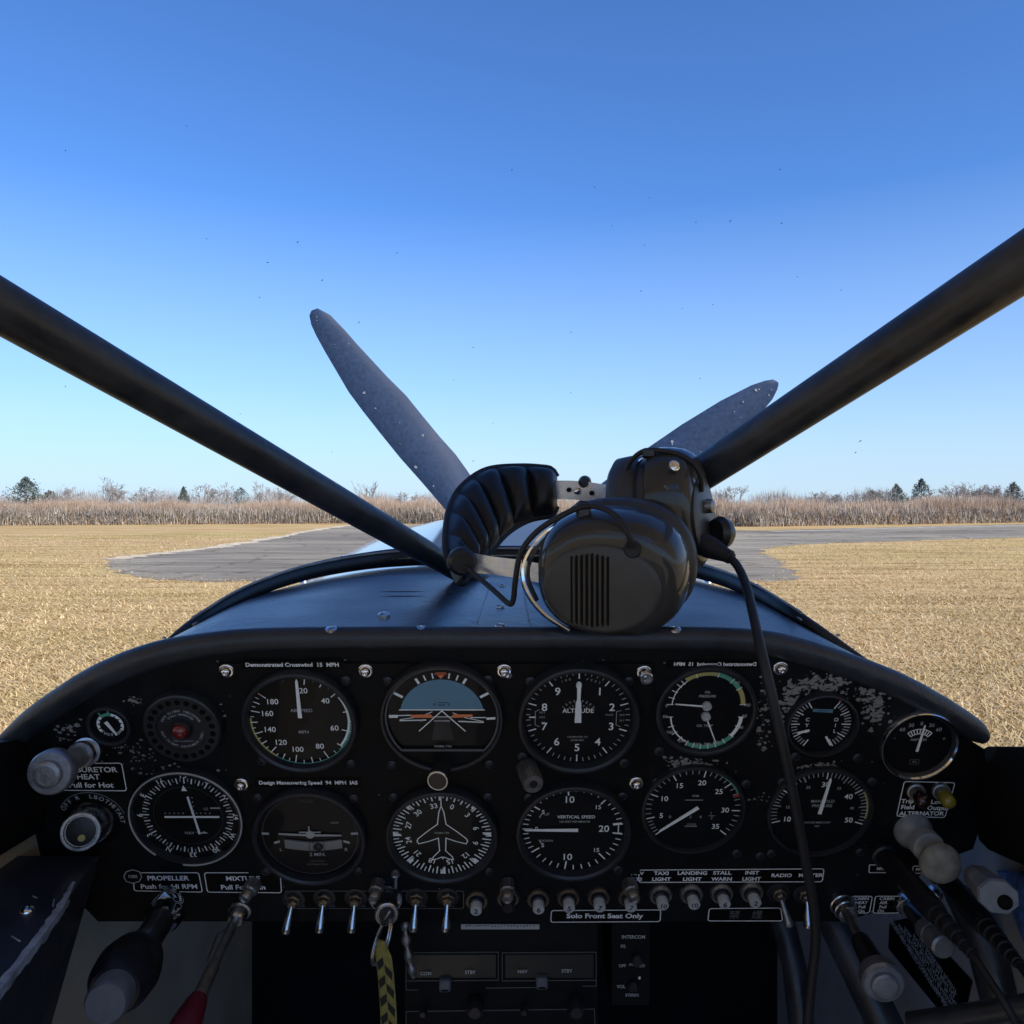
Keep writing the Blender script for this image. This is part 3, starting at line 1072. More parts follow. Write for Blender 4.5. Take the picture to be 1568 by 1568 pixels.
# ---- windscreen: pane, rubber seal, edge strip, specks
ws = thing("windscreen", "clear curved acrylic windscreen with black rubber seal along its base", "windscreen", (0, .86, -.06))
off = (0, -.86, .06)
W3 = [V(x, y + 3, d) for x, y, d in SEAL]
Wf = spline(W3, 5)
nU = len(Wf)
TOP = []
for i in range(nU):
    t = i / (nU - 1) * 2 - 1
    TOP.append(Vector((t * .46, .50 - .10 * abs(t) ** 2, .36 - .04 * t * t)))
vs, fs = [], []
NW = 14


def pane_pt(ui, v):
    a, c = Vector(Wf[ui]), TOP[ui]
    p = a.lerp(c, v)
    bul = math.sin(math.pi * v) * .05
    p.y += bul
    p.z += bul * .4
    return p


for i in range(nU):
    for j in range(NW + 1):
        vs.append(tuple(pane_pt(i, j / NW)))
m = NW + 1
for i in range(nU - 1):
    for j in range(NW):
        fs.append((i * m + j, i * m + j + 1, (i + 1) * m + j + 1, (i + 1) * m + j))
b = MB(); b.add(vs, fs)
b.build("pane", "clear", ws, angle=60).location = off
b = MB()
sp = [Vector(p) for p in spline([V(x, y + 8, d) for x, y, d in SEAL], 6)]
nn = len(sp)
b.tube(sp, [.0036 + .0068 * min(1, 2.6 * min(i, nn - 1 - i) / nn) for i in range(nn)], 10)
b.build("rubber_seal", "seal_rubber", ws, angle=60).location = off
b = MB()
for dy, r in ((9, .0009), (-2, .0011)):
    b.tube([Vector(p) - Vector((0, .006, 0)) for p in spline([V(x, y + dy, d - .004) for x, y, d in SEAL[1:-1]], 6)], r, 6)
b.build("edge_strip", "seal_edge", ws, angle=60).location = off
b = MB()
for k in range(20):
    i = random.randint(0, len(sp) - 2)
    p = sp[i].lerp(sp[i + 1], random.random()) + Vector((0, -.007, .006))
    b.lathe([(.0016, 0), (.0012, .0012), (0, .0014)], 8, Matrix.Translation(p))
b.build("rivet", "dull_metal", ws).location = off
# bug and dirt specks on the outside of the pane
b = MB()
for k in range(44):
    while True:
        ui, v = random.randint(2, nU - 3), random.uniform(.03, .8)
        p = pane_pt(ui, v)
        px, py = CX + p.x / p.y * FPX, HY - p.z / p.y * FPX
        if 0 < px < 1568 and 0 < py < 800:
            break
    e1 = (pane_pt(ui + 1, v) - p).normalized()
    e2 = (pane_pt(ui, v + .03) - p).normalized()
    a0 = random.uniform(.2, 1.2)
    ln = random.choice((.0005, .0006, .0008, .0013))
    wd = .00038
    c, s = math.cos(a0), math.sin(a0)
    mm = 7
    b.add([tuple(p + (e1 * (c * ln * math.cos(6.283 * j / mm) - s * wd * math.sin(6.283 * j / mm)) + e2 * (s * ln * math.cos(6.283 * j / mm) + c * wd * math.sin(6.283 * j / mm))) * random.uniform(.7, 1.2)) for j in range(mm)], [tuple(range(mm))])
tag(b.build("dirt_speck", "bug_dirt", ws, angle=0), kind='stuff').location = off

# ---- windscreen brace tubes
def brace(label, pa, pb, ra, rb, ext):
    d = (pb - pa)
    pe = pa + d * ext
    t = thing("windscreen_brace", label, "brace tube", pa, group="windscreen brace tubes")
    b = MB()
    n = 24
    b.tube([(d * ext) * (i / n) for i in range(n + 1)], [(ra + (rb - ra) * min(1.3, ext * i / n)) for i in range(n + 1)], 28)
    b.build("tube", "strut_paint", t, angle=60)
    f = MB()
    u = d.normalized()
    f.tube([-u * .006, u * .0, u * .012], [ra * 1.15, ra * 1.12, ra * 1.0], 24)
    f.build("foot", "black_plastic", t, angle=50)
    return pe


brace("black painted steel windscreen tube rising to the left from the glareshield", V(733, 892, .735), V(0, 469, .36), .0098, .0127, 2.62)
brace("black painted steel windscreen tube rising to the right behind the headset", V(818, 893, .735), V(1568, 402, .44), .0115, .0166, 2.06)

# ---- cabin shell around the viewpoint
def shell_box(name, c, s, m, label, cat):
    b = MB(); b.box((0, 0, 0), s)
    o = b.build(name, m, angle=0)
    o.location = c
    return tag(o, label, cat, kind='structure')


b = MB()
for x0, x1, y0, y1 in ((-5.2, -.34, -.93, .49), (.34, 5.2, -.93, .49), (-.34, .34, -.26, .49), (-.34, .34, -.93, -.84)):  # unseen wing and roof panels shade the cockpit; the gap adds fill light
    b.box(((x0 + x1) / 2, (y0 + y1) / 2, 0), (x1 - x0, y1 - y0, .08))
o = tag(b.build("cabin_roof", "interior_lining", angle=0), "unseen high wing and cabin roof set to shade the cockpit, opened over the seat to add light", "roof", kind='structure')
o.location = (0, 0, .40)
shell_box("cockpit_floor", (0, .1, -.78), (.86, 2.3, .03), "floor_mat", "unseen cockpit floor below the panel, made pale to bounce light", "floor")
shell_box("cabin_rear_wall", (0, -1.0, -.56), (.86, .03, .42), "interior_lining", "rear wall of the cabin behind the seat", "wall")  # unseen wall kept low and pale to admit and bounce light
shell_box("firewall", (0, 1.02, -.50), (.72, .03, .56), "interior_black", "black firewall in the footwell under the panel", "firewall")

# ================================================================== INSTRUMENT PANEL
CP = .0018      # the centre plate stands proud of the board by this much
ip = thing("instrument_panel", "black instrument panel board with raised centre plate and padded top edge", "instrument panel", P0, PROT)


def pxs(pts, lift=0.0):
    return [ppl(x, y, lift) for x, y in pts]


BOARD = [(10, 1150), (45, 1119), (92, 1086), (150, 1050), (225, 1018), (300, 1001), (390, 993), (784, 992), (1150, 993), (1230, 1010), (1300, 1036), (1380, 1073), (1450, 1113),
         (1508, 1148), (1512, 1230), (1490, 1300), (1430, 1322), (1345, 1396), (1290, 1411), (150, 1411), (120, 1380), (70, 1345), (10, 1325)]
b = MB(); b.prism(pxs(BOARD), -.002, 0); b.build("panel_board", "panel_black", ip, angle=20)
b = MB(); b.prism(pxs([(336, 1014), (1001, 1014), (999, 1034), (979, 1336), (382, 1336), (340, 1040)]), .0002, CP); b.build("centre_plate", "plate_black", ip, angle=20)
RIM = [(8, 1152, 8.5), (45, 1119, 9.5), (92, 1086, 10), (150, 1051, 10), (225, 1020, 9.5), (300, 1003, 8.6), (390, 993, 8), (560, 990, 7.6), (784, 990, 7.4), (1000, 990, 7.6), (1150, 994, 8), (1230, 1011, 9), (1300, 1033, 9), (1380, 1064, 9), (1450, 1102, 9), (1496, 1131, 8), (1512, 1143, 5)]
q = spline([(*ppl(x, y), r / 1000) for x, y, r in RIM], 6)
b = MB(); b.tube([(p[0], p[1] + .0035, -.0055) for p in q], [p[2] for p in q], 20)
b.build("padded_rim", "rim_vinyl", ip, angle=60)


def dome_screw(px, py, r, lift, wash=1.55):
    x, y = ppl(px, py, lift)
    s = MB(Matrix.Translation((x, y, lift)))
    s.lathe([(r * wash, 0), (r * wash, .0006), (r * wash * .85, .0012), (r * 1.05, .0012), (r, .002), (r * .8, .0036), (r * .45, .0046), (r * .2, .0044), (0, .003)], 20)
    return s.build("chrome_screw", "chrome", ip, angle=60)


for x, y in ((347, 1027), (560, 1027), (772, 1027), (986, 1029), (370, 1201), (974, 1199)):
    dome_screw(x, y, .0034, CP)
dome_screw(1195, 1023, .0034, 0)
# hex stub beside the middle top screw and washer beside the right one
x, y = ppl(779, 1031, CP)
b = MB(Matrix.Translation((x, y, CP))); b.lathe([(.0024, 0), (.0024, .003), (.0012, .0034), (0, .0034)], 6); b.build("chrome_screw", "chrome", ip, angle=30)
x, y = ppl(988, 1033, CP)
b = MB(Matrix.Translation((x, y, CP + .003))); b.lathe([(.0046, 0), (.0046, .002), (.004, .0026), (.0026, .0026), (.0022, .001), (0, .001)], 20); b.build("washer", "steel", ip, angle=40)

# small slotted screws that hold the instruments
SCR = [(430, 1041), (530, 1042), (402, 1165, 0), (537, 1169), (594, 1043), (747, 1041), (600, 1171), (749, 1170), (812, 1043), (963, 1043), (800, 1158), (955, 1168),
       (394, 1221), (542, 1222), (407, 1334), (549, 1333), (602, 1220), (747, 1220), (749, 1334), (809, 1221), (953, 1219), (946, 1331), (373, 1043),
       (1009, 1150), (1006, 1197), (1142, 1200), (1128, 1306), (1198, 1197), (1335, 1196), (1317, 1304), (1313, 1160), (1181, 1306), (1218, 1158), (1164, 1310)]
for sc in SCR:
    px, py = sc[:2]
    lift = CP if 380 < px < 985 else 0
    x, y = ppl(px, py, lift)
    b = MB(Matrix.Translation((x, y, lift)) @ Matrix.Rotation(random.uniform(0, 3), 4, 'Z'))
    b.lathe([(.0036, 0), (.0036, .0008), (.0026, .0016), (.0012, .0017), (.0011, .0009), (0, .0009)], 14)
    b.build("screw", "bezel", ip, angle=40)
# paint worn off: little irregular chips
b = MB()


def chips(px, py, sx, sy, n, smax, rot=0.0, lift=.0003):
    for _ in range(n):
        a, c = random.gauss(0, sx), random.gauss(0, sy)
        x, y = px + a * math.cos(rot) - c * math.sin(rot), py + a * math.sin(rot) + c * math.cos(rot)
        X, Y = ppl(x, y, lift)
        m = random.randint(5, 8)
        r = smax * random.uniform(.25, 1) ** 1.6
        a0 = random.random() * 6
        b.poly([(X + r * random.uniform(.45, 1.25) * math.cos(a0 + 6.283 * i / m) * 1.2, Y + r * random.uniform(.4, 1.2) * math.sin(a0 + 6.283 * i / m)) for i in range(m)], lift + random.random() * .0001)


for k in range(15):       # arch of worn paint over the dual temperature gauge
    t = k / 14
    a = rad(-74 + 152 * t)
    r = 66 + random.uniform(-6, 6)
    chips(1264 + r * 1.02 * math.sin(a) + (14 if t > .7 else 0), 1106 - r * .92 * math.cos(a), 9, 7.5, 20, .0021, 0)
chips(1342, 1082, 9, 10, 40, .0022)
chips(1228, 1050, 14, 6, 30, .0022)
chips(1170, 1092, 9, 26, 50, .0016)
chips(1168, 1128, 6, 12, 16, .0020)
chips(1057, 1168, 16, 3.4, 90, .0018, .06)
chips(1040, 1170, 8, 6, 45, .0018)
chips(1082, 1170, 16, 1.6, 22, .0012, -.05)
chips(1258, 1172, 10, 2.2, 36, .0016, .03)
chips(1232, 1174, 6, 1.2, 12, .0012)
chips(1165, 1227, 12, 5, 16, .0012)
chips(200, 1150, 22, 9, 46, .0013, .2)
chips(240, 1178, 30, 6, 36, .0013, .1)
chips(285, 1186, 24, 5, 16, .0013)
chips(203, 1075, 7, 5, 20, .0016)
chips(105, 1122, 15, 12, 26, .0020, -.5)
chips(344, 1080, 6, 14, 12, .0013)
chips(392, 1352, 24, 4, 14, .0010)
chips(1320, 1400, 30, 4, 14, .0010)
chips(690, 1013, 260, 2, 26, .0007)
chips(1330, 1260, 60, 60, 24, .0006)
chips(690, 1190, 240, 80, 26, .0006, 0, CP + .0003)
tag(b.build("worn_paint", "chip_grey", ip, angle=0), kind='stuff')

# ------------------------------------------------------------------ dials
DM = ["dial", "mark", "mark_dim", "mark_faint", "mark_green", "mark_yellow", "mark_orange", "mark_red", "sky_blue", "bezel"]
BLK, WHT, DIM, FNT, GRN, YEL, ORG, RED, SKY, BZL = range(10)
ZD = .0015


class Gauge:
    def __init__(s, name, label, cat, px, py, R, lift=CP, h=.0075, inner=.9, bezel="bezel", chrome=False, zd=ZD):
        o = pp(px, py, lift + zd) - NRM * zd
        s.t = thing(name, label, cat, o, PROT)
        s.R = R * (o.y / FPX)
        s.rd = s.R * inner
        s.zd = zd
        s.h = h
        R_, r_ = s.R, s.rd
        if bezel:
            b = MB()
            if chrome:
                b.lathe([(R_, -.001), (R_ * 1.01, h * .35), (R_, h * .7), (R_ * .97, h), (R_ * .94, h), (R_ * .915, h * .75)], 64)
                w_ = MB(); w_.lathe([(R_ * .916, h * .76), (R_ * .89, h * .6), (r_ * .99, zd - .0005)], 64); w_.build("inner_wall", "bezel", s.t, angle=40)
            else:
                b.lathe([(R_, -.001), (R_, h * .72), (R_ * .985, h * .93), (R_ * .96, h), (R_ * .935, h), (r_ * 1.0, h * .86), (r_ * .985, zd - .0005)], 64)
            b.build("bezel", bezel, s.t, angle=32)
        s.d = MB(Matrix.Diagonal((s.rd, s.rd, 1, 1)))
        s.d.m = BLK
        s.d.lathe([(1.0, zd), (0, zd)], 64)
        s.z = zd + .00025

    def c(s, m):
        s.d.m = m
        return s.d

    def ticks(s, angs, r0, r1, w, m=WHT):
        s.d.m = m
        for a in angs:
            s.d.tick(a, r0, r1, w, s.z)

    def txt(s, t, x, y, size, m=WHT, **k):
        s.d.m = m
        s.d.text(t, x, y, size, s.z + .00005, **k)

    def done(s):
        s.d.build("dial", DM, s.t, angle=0)

    def needle(s, ang, r0, r1, w0, w1, c=(0, 0), m="mark", z=.0012, name="needle", tip=True):
        b = MB(Matrix.Diagonal((s.rd, s.rd, 1, 1)))
        t = rad(ang)
        sn, co = math.sin(t), math.cos(t)
        P = [(r0, -w0 / 2), (r1 - (w1 * 1.2 if tip else 0), -w1 / 2)] + ([(r1, 0)] if tip else []) + [(r1 - (w1 * 1.2 if tip else 0), w1 / 2), (r0, w0 / 2)]
        b.prism([(c[0] + r * sn + k * co, c[1] + r * co - k * sn) for r, k in P], s.zd + z, s.zd + z + .0006)
        return b.build(name, m, s.t, angle=20)


def itp(v, xs, ys):
    return float(np.interp(v, xs, ys))


# airspeed
G = Gauge("airspeed_indicator", "airspeed indicator dial reading zero with green and yellow arcs, top left of the centre plate", "gauge", 461, 1103, 88)
AX, AY = [20, 40, 60, 80, 100, 120, 140, 160, 180], [9, 50, 105, 151, 191, 222, 252, 283, 308]
for v in range(20, 181, 5):
    a = itp(v, AX, AY)
    G.ticks([a], .99 - (.19 if v % 20 == 0 or v == 0 else .15 if v % 10 == 0 else .09), .97, .020 if v % 10 == 0 else .015)
for v in AX:
    a = rad(itp(v, AX, AY))
    r = .67 if v != 20 else .66
    G.txt(str(v), r * math.sin(a) * .98, r * math.cos(a), .165, bold=.008)
G.c(GRN).arc(.95, .985, itp(45, AX, AY) - 8, 134, G.z - .0001)
G.c(WHT).arc(.90, .945, itp(45, AX, AY) - 8, 128, G.z - .0001)
G.c(GRN).arc(.97, .995, 134, 214, G.z - .0001)
G.c(YEL).arc(.95, .995, 214, 273, G.z - .0001)
G.c(RED).arc(.88, .995, 307, 309, G.z)
G.txt("AIRSPEED", .03, .22, .10, DIM, bold=.006)
G.txt("MPH", .03, -.26, .10, DIM, bold=.006)
G.done()
G.needle(0, .08, .94, .078, .05)

# attitude indicator
G = Gauge("attitude_indicator", "attitude indicator with blue sky half and orange aircraft bars", "gauge", 677, 1097, 94, bezel=None)
R_, r_, h = G.R, G.rd, .0065
b = MB()
b.lathe([(R_, -.001), (R_, h * .7), (R_ * .98, h), (R_ * .95, h), (R_ * .935, h * .9), (R_ * .93, ZD - .0005)], 64)
pts = [(.91 * R_ * math.sin(rad(a)), .91 * R_ * math.cos(rad(a))) for a in np.linspace(-132, 132, 50)]
b.build("bezel", "bezel", G.t, angle=32)
b = MB()
b.tube([(x, y, .0035) for x, y in pts] + [(pts[0][0], pts[0][1], .0035)], .0009, 6)
b.build("window_frame", "mark_faint", G.t, angle=60)
b = MB()
yb = .91 * math.cos(rad(132)) * R_
b.poly([(.93 * R_ * math.sin(rad(a)), .93 * R_ * math.cos(rad(a))) for a in np.linspace(133, 227, 24)], .0033)
b.build("mask_plate", "plate_black", G.t, angle=0)
G.c(SKY)
th0 = math.degrees(math.acos(.14 / .76))
G.d.poly([(.76 * math.sin(rad(a)), .76 * math.cos(rad(a))) for a in np.linspace(-th0, th0, 40)], G.z - .0001)
G.c(BZL).poly([(-.11, .02), (.11, .02), (.2, -.5), (-.2, -.5)], G.z - .0001)
G.c(WHT).line([(-.76, .14), (.76, .14)], .022, G.z)
G.ticks([-60, 60], .80, .98, .05)
G.ticks([-30, 30], .78, .90, .045)
G.ticks([-20, -10, 10, 20], .79, .90, .026)
G.c(ORG).poly([(-.10, .90), (.10, .90), (0, .77)], G.z)
G.c(RED).line([(-.10, .87), (.10, .87)], .03, G.z + .0001)
G.txt("o", -.13, .26, .09, BLK, bold=.01); G.txt("o", .13, .26, .09, BLK, bold=.01)
G.c(BLK).line([(-.06, .29), (.10, .29)], .012, G.z + .0001); G.d.line([(-.06, .24), (.06, .24)], .016, G.z + .0001)
G.c(ORG).poly([(-.56, .045), (-.2, .055), (-.16, -.02), (-.56, -.015)], G.z + .0004)
G.d.poly([(.2, .055), (.55, .055), (.55, .0), (.16, -.02)], G.z + .0004)
G.c(WHT).poly([(-.96, .035), (-.80, .035), (-.80, -.025), (-.96, -.025)], G.z)
G.d.poly([(.80, -.02), (.96, -.01), (.96, -.06), (.80, -.065)], G.z)
G.d.line([(-.80, .02), (-.56, .03)], .02, G.z); G.d.line([(-.76, -.06), (-.4, .0), (-.18, .1)], .014, G.z + .0001)
G.d.line([(-.76, -.085), (-.30, -.07)], .022, G.z); G.d.line([(.30, -.10), (.74, -.12)], .022, G.z)
G.d.line([(.78, -.02), (.52, -.02)], .02, G.z); G.d.line([(.74, -.10), (.42, -.02), (.2, .08)], .014, G.z + .0001)
G.d.line([(-.42, -.29), (0, .13), (.41, -.29)], .02, G.z + .0006)
G.d.line([(-.22, .0), (.2, .0)], .012, G.z + .0003)
for x in (-.08, .07):
    G.c(DIM).line([(x - .06, -.09), (x + .06, -.09)], .02, G.z)
G.txt("20", -.38, -.085, .06, DIM); G.txt("20", .38, -.10, .06, DIM)
G.txt("SIGMA-TEK", 0, -.63, .065, DIM, bold=.006)
G.done()

# altimeter
G = Gauge("altimeter", "altimeter dial with both hands pointing up to zero, top right of the centre plate", "gauge", 885, 1098, 93, h=.009)
for i in range(50):
    G.ticks([i * 7.2], .80 if i % 5 == 0 else .87, .95, .024 if i % 5 == 0 else .016, WHT if i % 5 == 0 else DIM)
for i in range(10):
    a = rad(i * 36)
    G.txt(str(i), .645 * math.sin(a), .655 * math.cos(a), .22, bold=.012)
G.txt("ALTITUDE", .0, .135, .125, bold=.01)
G.d.m = DIM
G.d.arctext("1000 FEET", .34, 0, .07, 13, G.z)
G.d.arctext("10000 FEET", .25, 0, .06, 15, G.z)
G.d.arctext("100", .80, -17, .065, 5, G.z)
G.d.arctext("FEET", .80, 19, .065, 5.5, G.z)
G.txt("CALIBRATED TO", 0, -.42, .05, DIM); G.txt("20,000 FEET", 0, -.49, .05, DIM)
G.c(DIM).line([(.78, .14), (.70, .12), (.70, -.16), (.78, -.2)], .010, G.z); G.d.line([(-.70, .16), (-.78, .12), (-.78, -.16), (-.70, -.2)], .010, G.z)
G.txt("29.9", .80, .045, .055, DIM); G.txt("30.1", .80, -.07, .055, DIM); G.txt("IN.HG", .57, .05, .05, DIM)
G.txt("1013", -.66, .10, .055, DIM); G.txt("1015", -.66, .0, .055, DIM); G.txt("MB", -.63, -.11, .05, DIM)
G.c(WHT).line([(-.88, .0), (-.78, .0)], .026, G.z)
G.done()
G.needle(0, -.02, .76, .05, .07, m="mark", z=.0014, name="long_hand")
G.needle(0, -.10, .44, .12, .10, m="mark", z=.0006, name="short_hand")

# turn coordinator
G = Gauge("turn_coordinator", "turn coordinator with white aircraft symbol over a slip tube, lower left of the centre plate", "gauge", 475, 1279, 87)
G.c(FNT).arc(.0, .93, 0, 360, G.z - .00012, n=60)
G.c(BLK).arc(0, .92, 0, 360, G.z - .00008, n=60)
G.ticks([-87, 87], .80, .94, .05, DIM)
G.c(DIM).poly([(-.72, -.15), (-.60, -.12), (-.61, -.17), (-.72, -.20)], G.z); G.d.poly([(.76, -.15), (.64, -.11), (.64, -.16), (.76, -.20)], G.z)
G.txt("L", -.60, -.34, .11, DIM); G.txt("R", .68, -.34, .11, DIM)
G.txt("2 MIN.", .11, -.46, .115, DIM, bold=.006)
G.txt("NO PITCH", .09, -.62, .06, FNT, bold=.01); G.txt("INFORMATION", .09, -.70, .06, FNT, bold=.01)
G.txt("D.C. ELEC", 0, .80, .06, FNT)
G.c(FNT).poly([(.42, .32), (.58, .33), (.58, .28), (.42, .28)], G.z)
G.done()
b = MB(Matrix.Diagonal((G.rd, G.rd, 1, 1)))
b.prism([(-.60, .075), (-.02, .055), (.62, .04), (.62, .015), (.02, .01), (-.60, .05)], ZD + .001, ZD + .0016)
b.prism([(-.20, .11), (.22, .11), (.22, .09), (-.20, .09)], ZD + .001, ZD + .0015)
b.prism([(-.012, .05), (.012, .05), (.012, .24), (-.012, .24)], ZD + .001, ZD + .0016)
b.lathe([(.085, ZD + .001), (.08, ZD + .0018), (0, ZD + .0021)], 20, Matrix.Translation((.01, .045, 0)))
b.build("aircraft_symbol", "mark_dim", G.t, angle=30)
mat("slip_glass", (.12, .14, .155), .2, coat=.5)
b = MB(Matrix.Diagonal((G.rd, G.rd, 1, 1)))
arcp = [(-.50 + 1.12 * i / 20, -.19 - .05 * math.sin(math.pi * i / 20) + .02 * abs(i - 10) / 10) for i in range(21)]
b.prism([(x, y + .10) for x, y in arcp] + [(x, y - .10) for x, y in arcp[::-1]], ZD + .0004, ZD + .0016)
b.build("slip_tube", "slip_glass", G.t, angle=30)
b = MB(Matrix.Translation((.155 * G.rd, -.235 * G.rd, ZD + .0015))); b.lathe([(.092 * G.rd, 0), (.08 * G.rd, .0011), (.05 * G.rd, .0016), (0, .0018)], 20); b.build("slip_ball", "black_plastic", G.t)
b = MB(Matrix.Diagonal((G.rd, G.rd, 1, 1)))
for x in (-.03, .05, .26):
    b.prism([(x, -.13), (x + .012, -.13), (x + .012, -.335), (x, -.335)], ZD + .0016, ZD + .0019)
b.build("tube_line", "black_plastic", G.t, angle=0)

# heading indicator
G = Gauge("heading_indicator", "heading indicator with white outlined aeroplane and compass card, below the attitude indicator", "gauge", 677, 1277, 86)
OFS = 18
for k in range(72):
    a = k * 5 + OFS
    G.ticks([a], .80 if k % 2 == 0 else .86, .975, .026 if k % 2 == 0 else .020)
for k, s_ in enumerate(("0", "3", "6", "9", "12", "15", "18", "21", "24", "27", "30", "33")):
    a = k * 30 + OFS
    G.txt(s_, .68 * math.sin(rad(a)), .68 * math.cos(rad(a)), .16, rot=a, bold=.012)
for a in (45, 90, 135, 180, 225, 270, 315):
    t = rad(a)
    G.c(WHT).poly([(.80 * math.sin(t), .80 * math.cos(t)), (.97 * math.sin(t - .05), .97 * math.cos(t - .05)), (.97 * math.sin(t + .05), .97 * math.cos(t + .05))], G.z + .0001)
PL = [(0, .68), (-.05, .52), (-.085, .24), (-.30, .06), (-.48, -.11), (-.50, -.17), (-.47, -.23), (-.27, -.17), (-.075, -.09), (-.06, -.40), (-.19, -.55), (-.21, -.62), (-.12, -.60), (-.02, -.55)]
G.c(WHT).line(PL, .020, G.z + .0001)
G.d.line([(-x, y) for x, y in PL], .020, G.z + .0001)
G.d.line([(0, .68), (0, .90)], .022, G.z + .0001); G.d.line([(-.02, -.55), (0, -.60), (.02, -.55)], .018, G.z + .0001)
G.txt("SIGMA-TEK", 0, .03, .06, DIM, bold=.004)
G.done()

# vertical speed
G = Gauge("vertical_speed_indicator", "vertical speed indicator with its needle pointing left to zero, below the altimeter", "gauge", 877, 1269, 88, h=.009)
VX, VY = [-20, -15, -10, -5, 0, 5, 10, 15, 20], [-263, -222, -172, -125, -90, -55, -7, 42, 83]
for v in range(-20, 21):
    a = itp(v, VX, VY)
    big = v % 5 == 0
    G.ticks([a], .78 if big else .86, .97, .028 if big else .02, WHT)
for v, s_ in ((5, "5"), (10, "10"), (15, "15"), (-15, "15"), (-10, "10"), (-5, "5"), (0, "0")):
    a = rad(itp(v, VX, VY))
    big = abs(v) == 10
    G.txt(s_, .70 * math.sin(a), .68 * math.cos(a), .21 if big else .13, bold=.01)
G.txt("20", .60, 0, .21, bold=.012)
G.c(WHT).line([(.78, .12), (.93, .14)], .024, G.z); G.d.line([(.78, -.09), (.93, -.10)], .024, G.z); G.d.line([(.88, .12), (.88, -.1)], .02, G.z)
G.txt("VERTICAL SPEED", .06, .28, .098, bold=.01); G.txt("100 FEET PER MINUTE", .03, .17, .062, DIM, bold=.008)
G.txt("UP", -.50, .34, .08, DIM, rot=-10); G.txt("DOWN", -.50, -.28, .075, DIM)
G.c(DIM).arc(.685, .705, -68, -60, G.z); G.d.arc(.685, .705, -120, -112, G.z)
G.done()
G.needle(-90, -.10, .94, .07, .035)

# oil pressure and temperature
G = Gauge("oil_gauge", "oil pressure and temperature gauge with two needles and yellow and green arcs", "gauge", 1081, 1088, 78, lift=0, h=.005)
C1, C2 = (0, .13), (0, -.13)
G.c(WHT).arc(.74, .76, -88, -38, G.z, C1); G.c(YEL).arc(.74, .84, -38, 14, G.z, C1); G.c(GRN).arc(.74, .84, 15, 58, G.z, C1); G.c(YEL).arc(.74, .84, 59, 88, G.z, C1)
for a in (-88, -76, -64, -52, -44, -20, 15, 40, 58, 88):
    G.c(WHT).tick(a, .72, .86, .018, G.z + .0001, C1)
G.c(WHT).arc(.74, .77, 180 + 30, 180 + 88, G.z, C2); G.c(GRN).arc(.74, .84, 130, 208, G.z, C2); G.c(WHT).arc(.74, .82, 92, 130, G.z, C2)
for a in (92, 110, 130, 145, 160, 172, 184, 196, 208, 222, 236, 250, 268):
    G.c(WHT).tick(a, .71, .85, .018, G.z + .0001, C2)
G.txt("OIL", 0, .46, .08, DIM, bold=.01); G.txt("PRESSURE", 0, .36, .085, DIM, bold=.01); G.txt("OIL TEMP", 0, -.38, .085, DIM, bold=.01)
for s_, x, y in (("0", -.92, .13), ("60", .66, .74), ("100", .93, .15), ("80", -.94, -.16), ("260", -.80, -.58), ("240", -.50, -.82), ("220", -.16, -.91), ("200", .10, -.91), ("180", .30, -.86), ("60", .90, -.14), ("100", .82, -.45)):
    G.txt(s_, x * .94, y * .94, .105, DIM, bold=.008)
G.d.m = DIM
G.done()
for c, a in ((C1, -85), (C2, 158)):
    G.needle(a, .06, .70, .035, .02, c=c)
    b = MB(Matrix.Translation((c[0] * G.rd, c[1] * G.rd, ZD))); b.lathe([(.10 * G.rd, 0), (.10 * G.rd, .0022), (.085 * G.rd, .0026), (.07 * G.rd, .0016), (0, .0016)], 24); b.build("needle_hub", "mark_dim", G.t, angle=40)

# tachometer
G = Gauge("tachometer", "tachometer with its needle resting below five, left of the manifold pressure gauge", "gauge", 1061, 1239, 80, lift=0, h=.0045, inner=.93)
TX, TY = [0, 5, 10, 15, 20, 25, 30, 35], [-131, -104, -67, -29, 12, 49, 92, 131]
for k in range(0, 36):
    a = itp(k, TX, TY)
    G.ticks([a], .80 if k % 5 == 0 else .86, .97, .024 if k % 5 == 0 else .018, WHT if k % 5 == 0 else DIM)
for v, a in zip(TX, TY):
    G.txt(str(v), .66 * math.sin(rad(a)), .66 * math.cos(rad(a)), .17 if v else .12, bold=.008)
G.c(GRN).arc(.955, .995, 25, 66, G.z - .0001); G.c(RED).arc(.86, .995, 67, 71, G.z)
G.txt("RPM", .03, .33, .07, DIM, bold=.01); G.txt("HOURS", .0, -.37, .055, DIM)
G.c(DIM).line([(-.17, .23), (.18, .23)], .016, G.z); G.d.line([(-.13, -.42), (.10, -.42)], .02, G.z)
for i, s_ in enumerate(("0", "4", "3", "4")):
    G.txt(s_, -.46 + i * .21, -.19, .10, DIM)
G.txt("1", .38, -.10, .09, DIM); G.txt("2", .40, -.22, .09, DIM); G.c(DIM).line([(.34, -.16), (.46, -.16)], .012, G.z)
G.done()
G.needle(-128, -.12, .86, .075, .045)

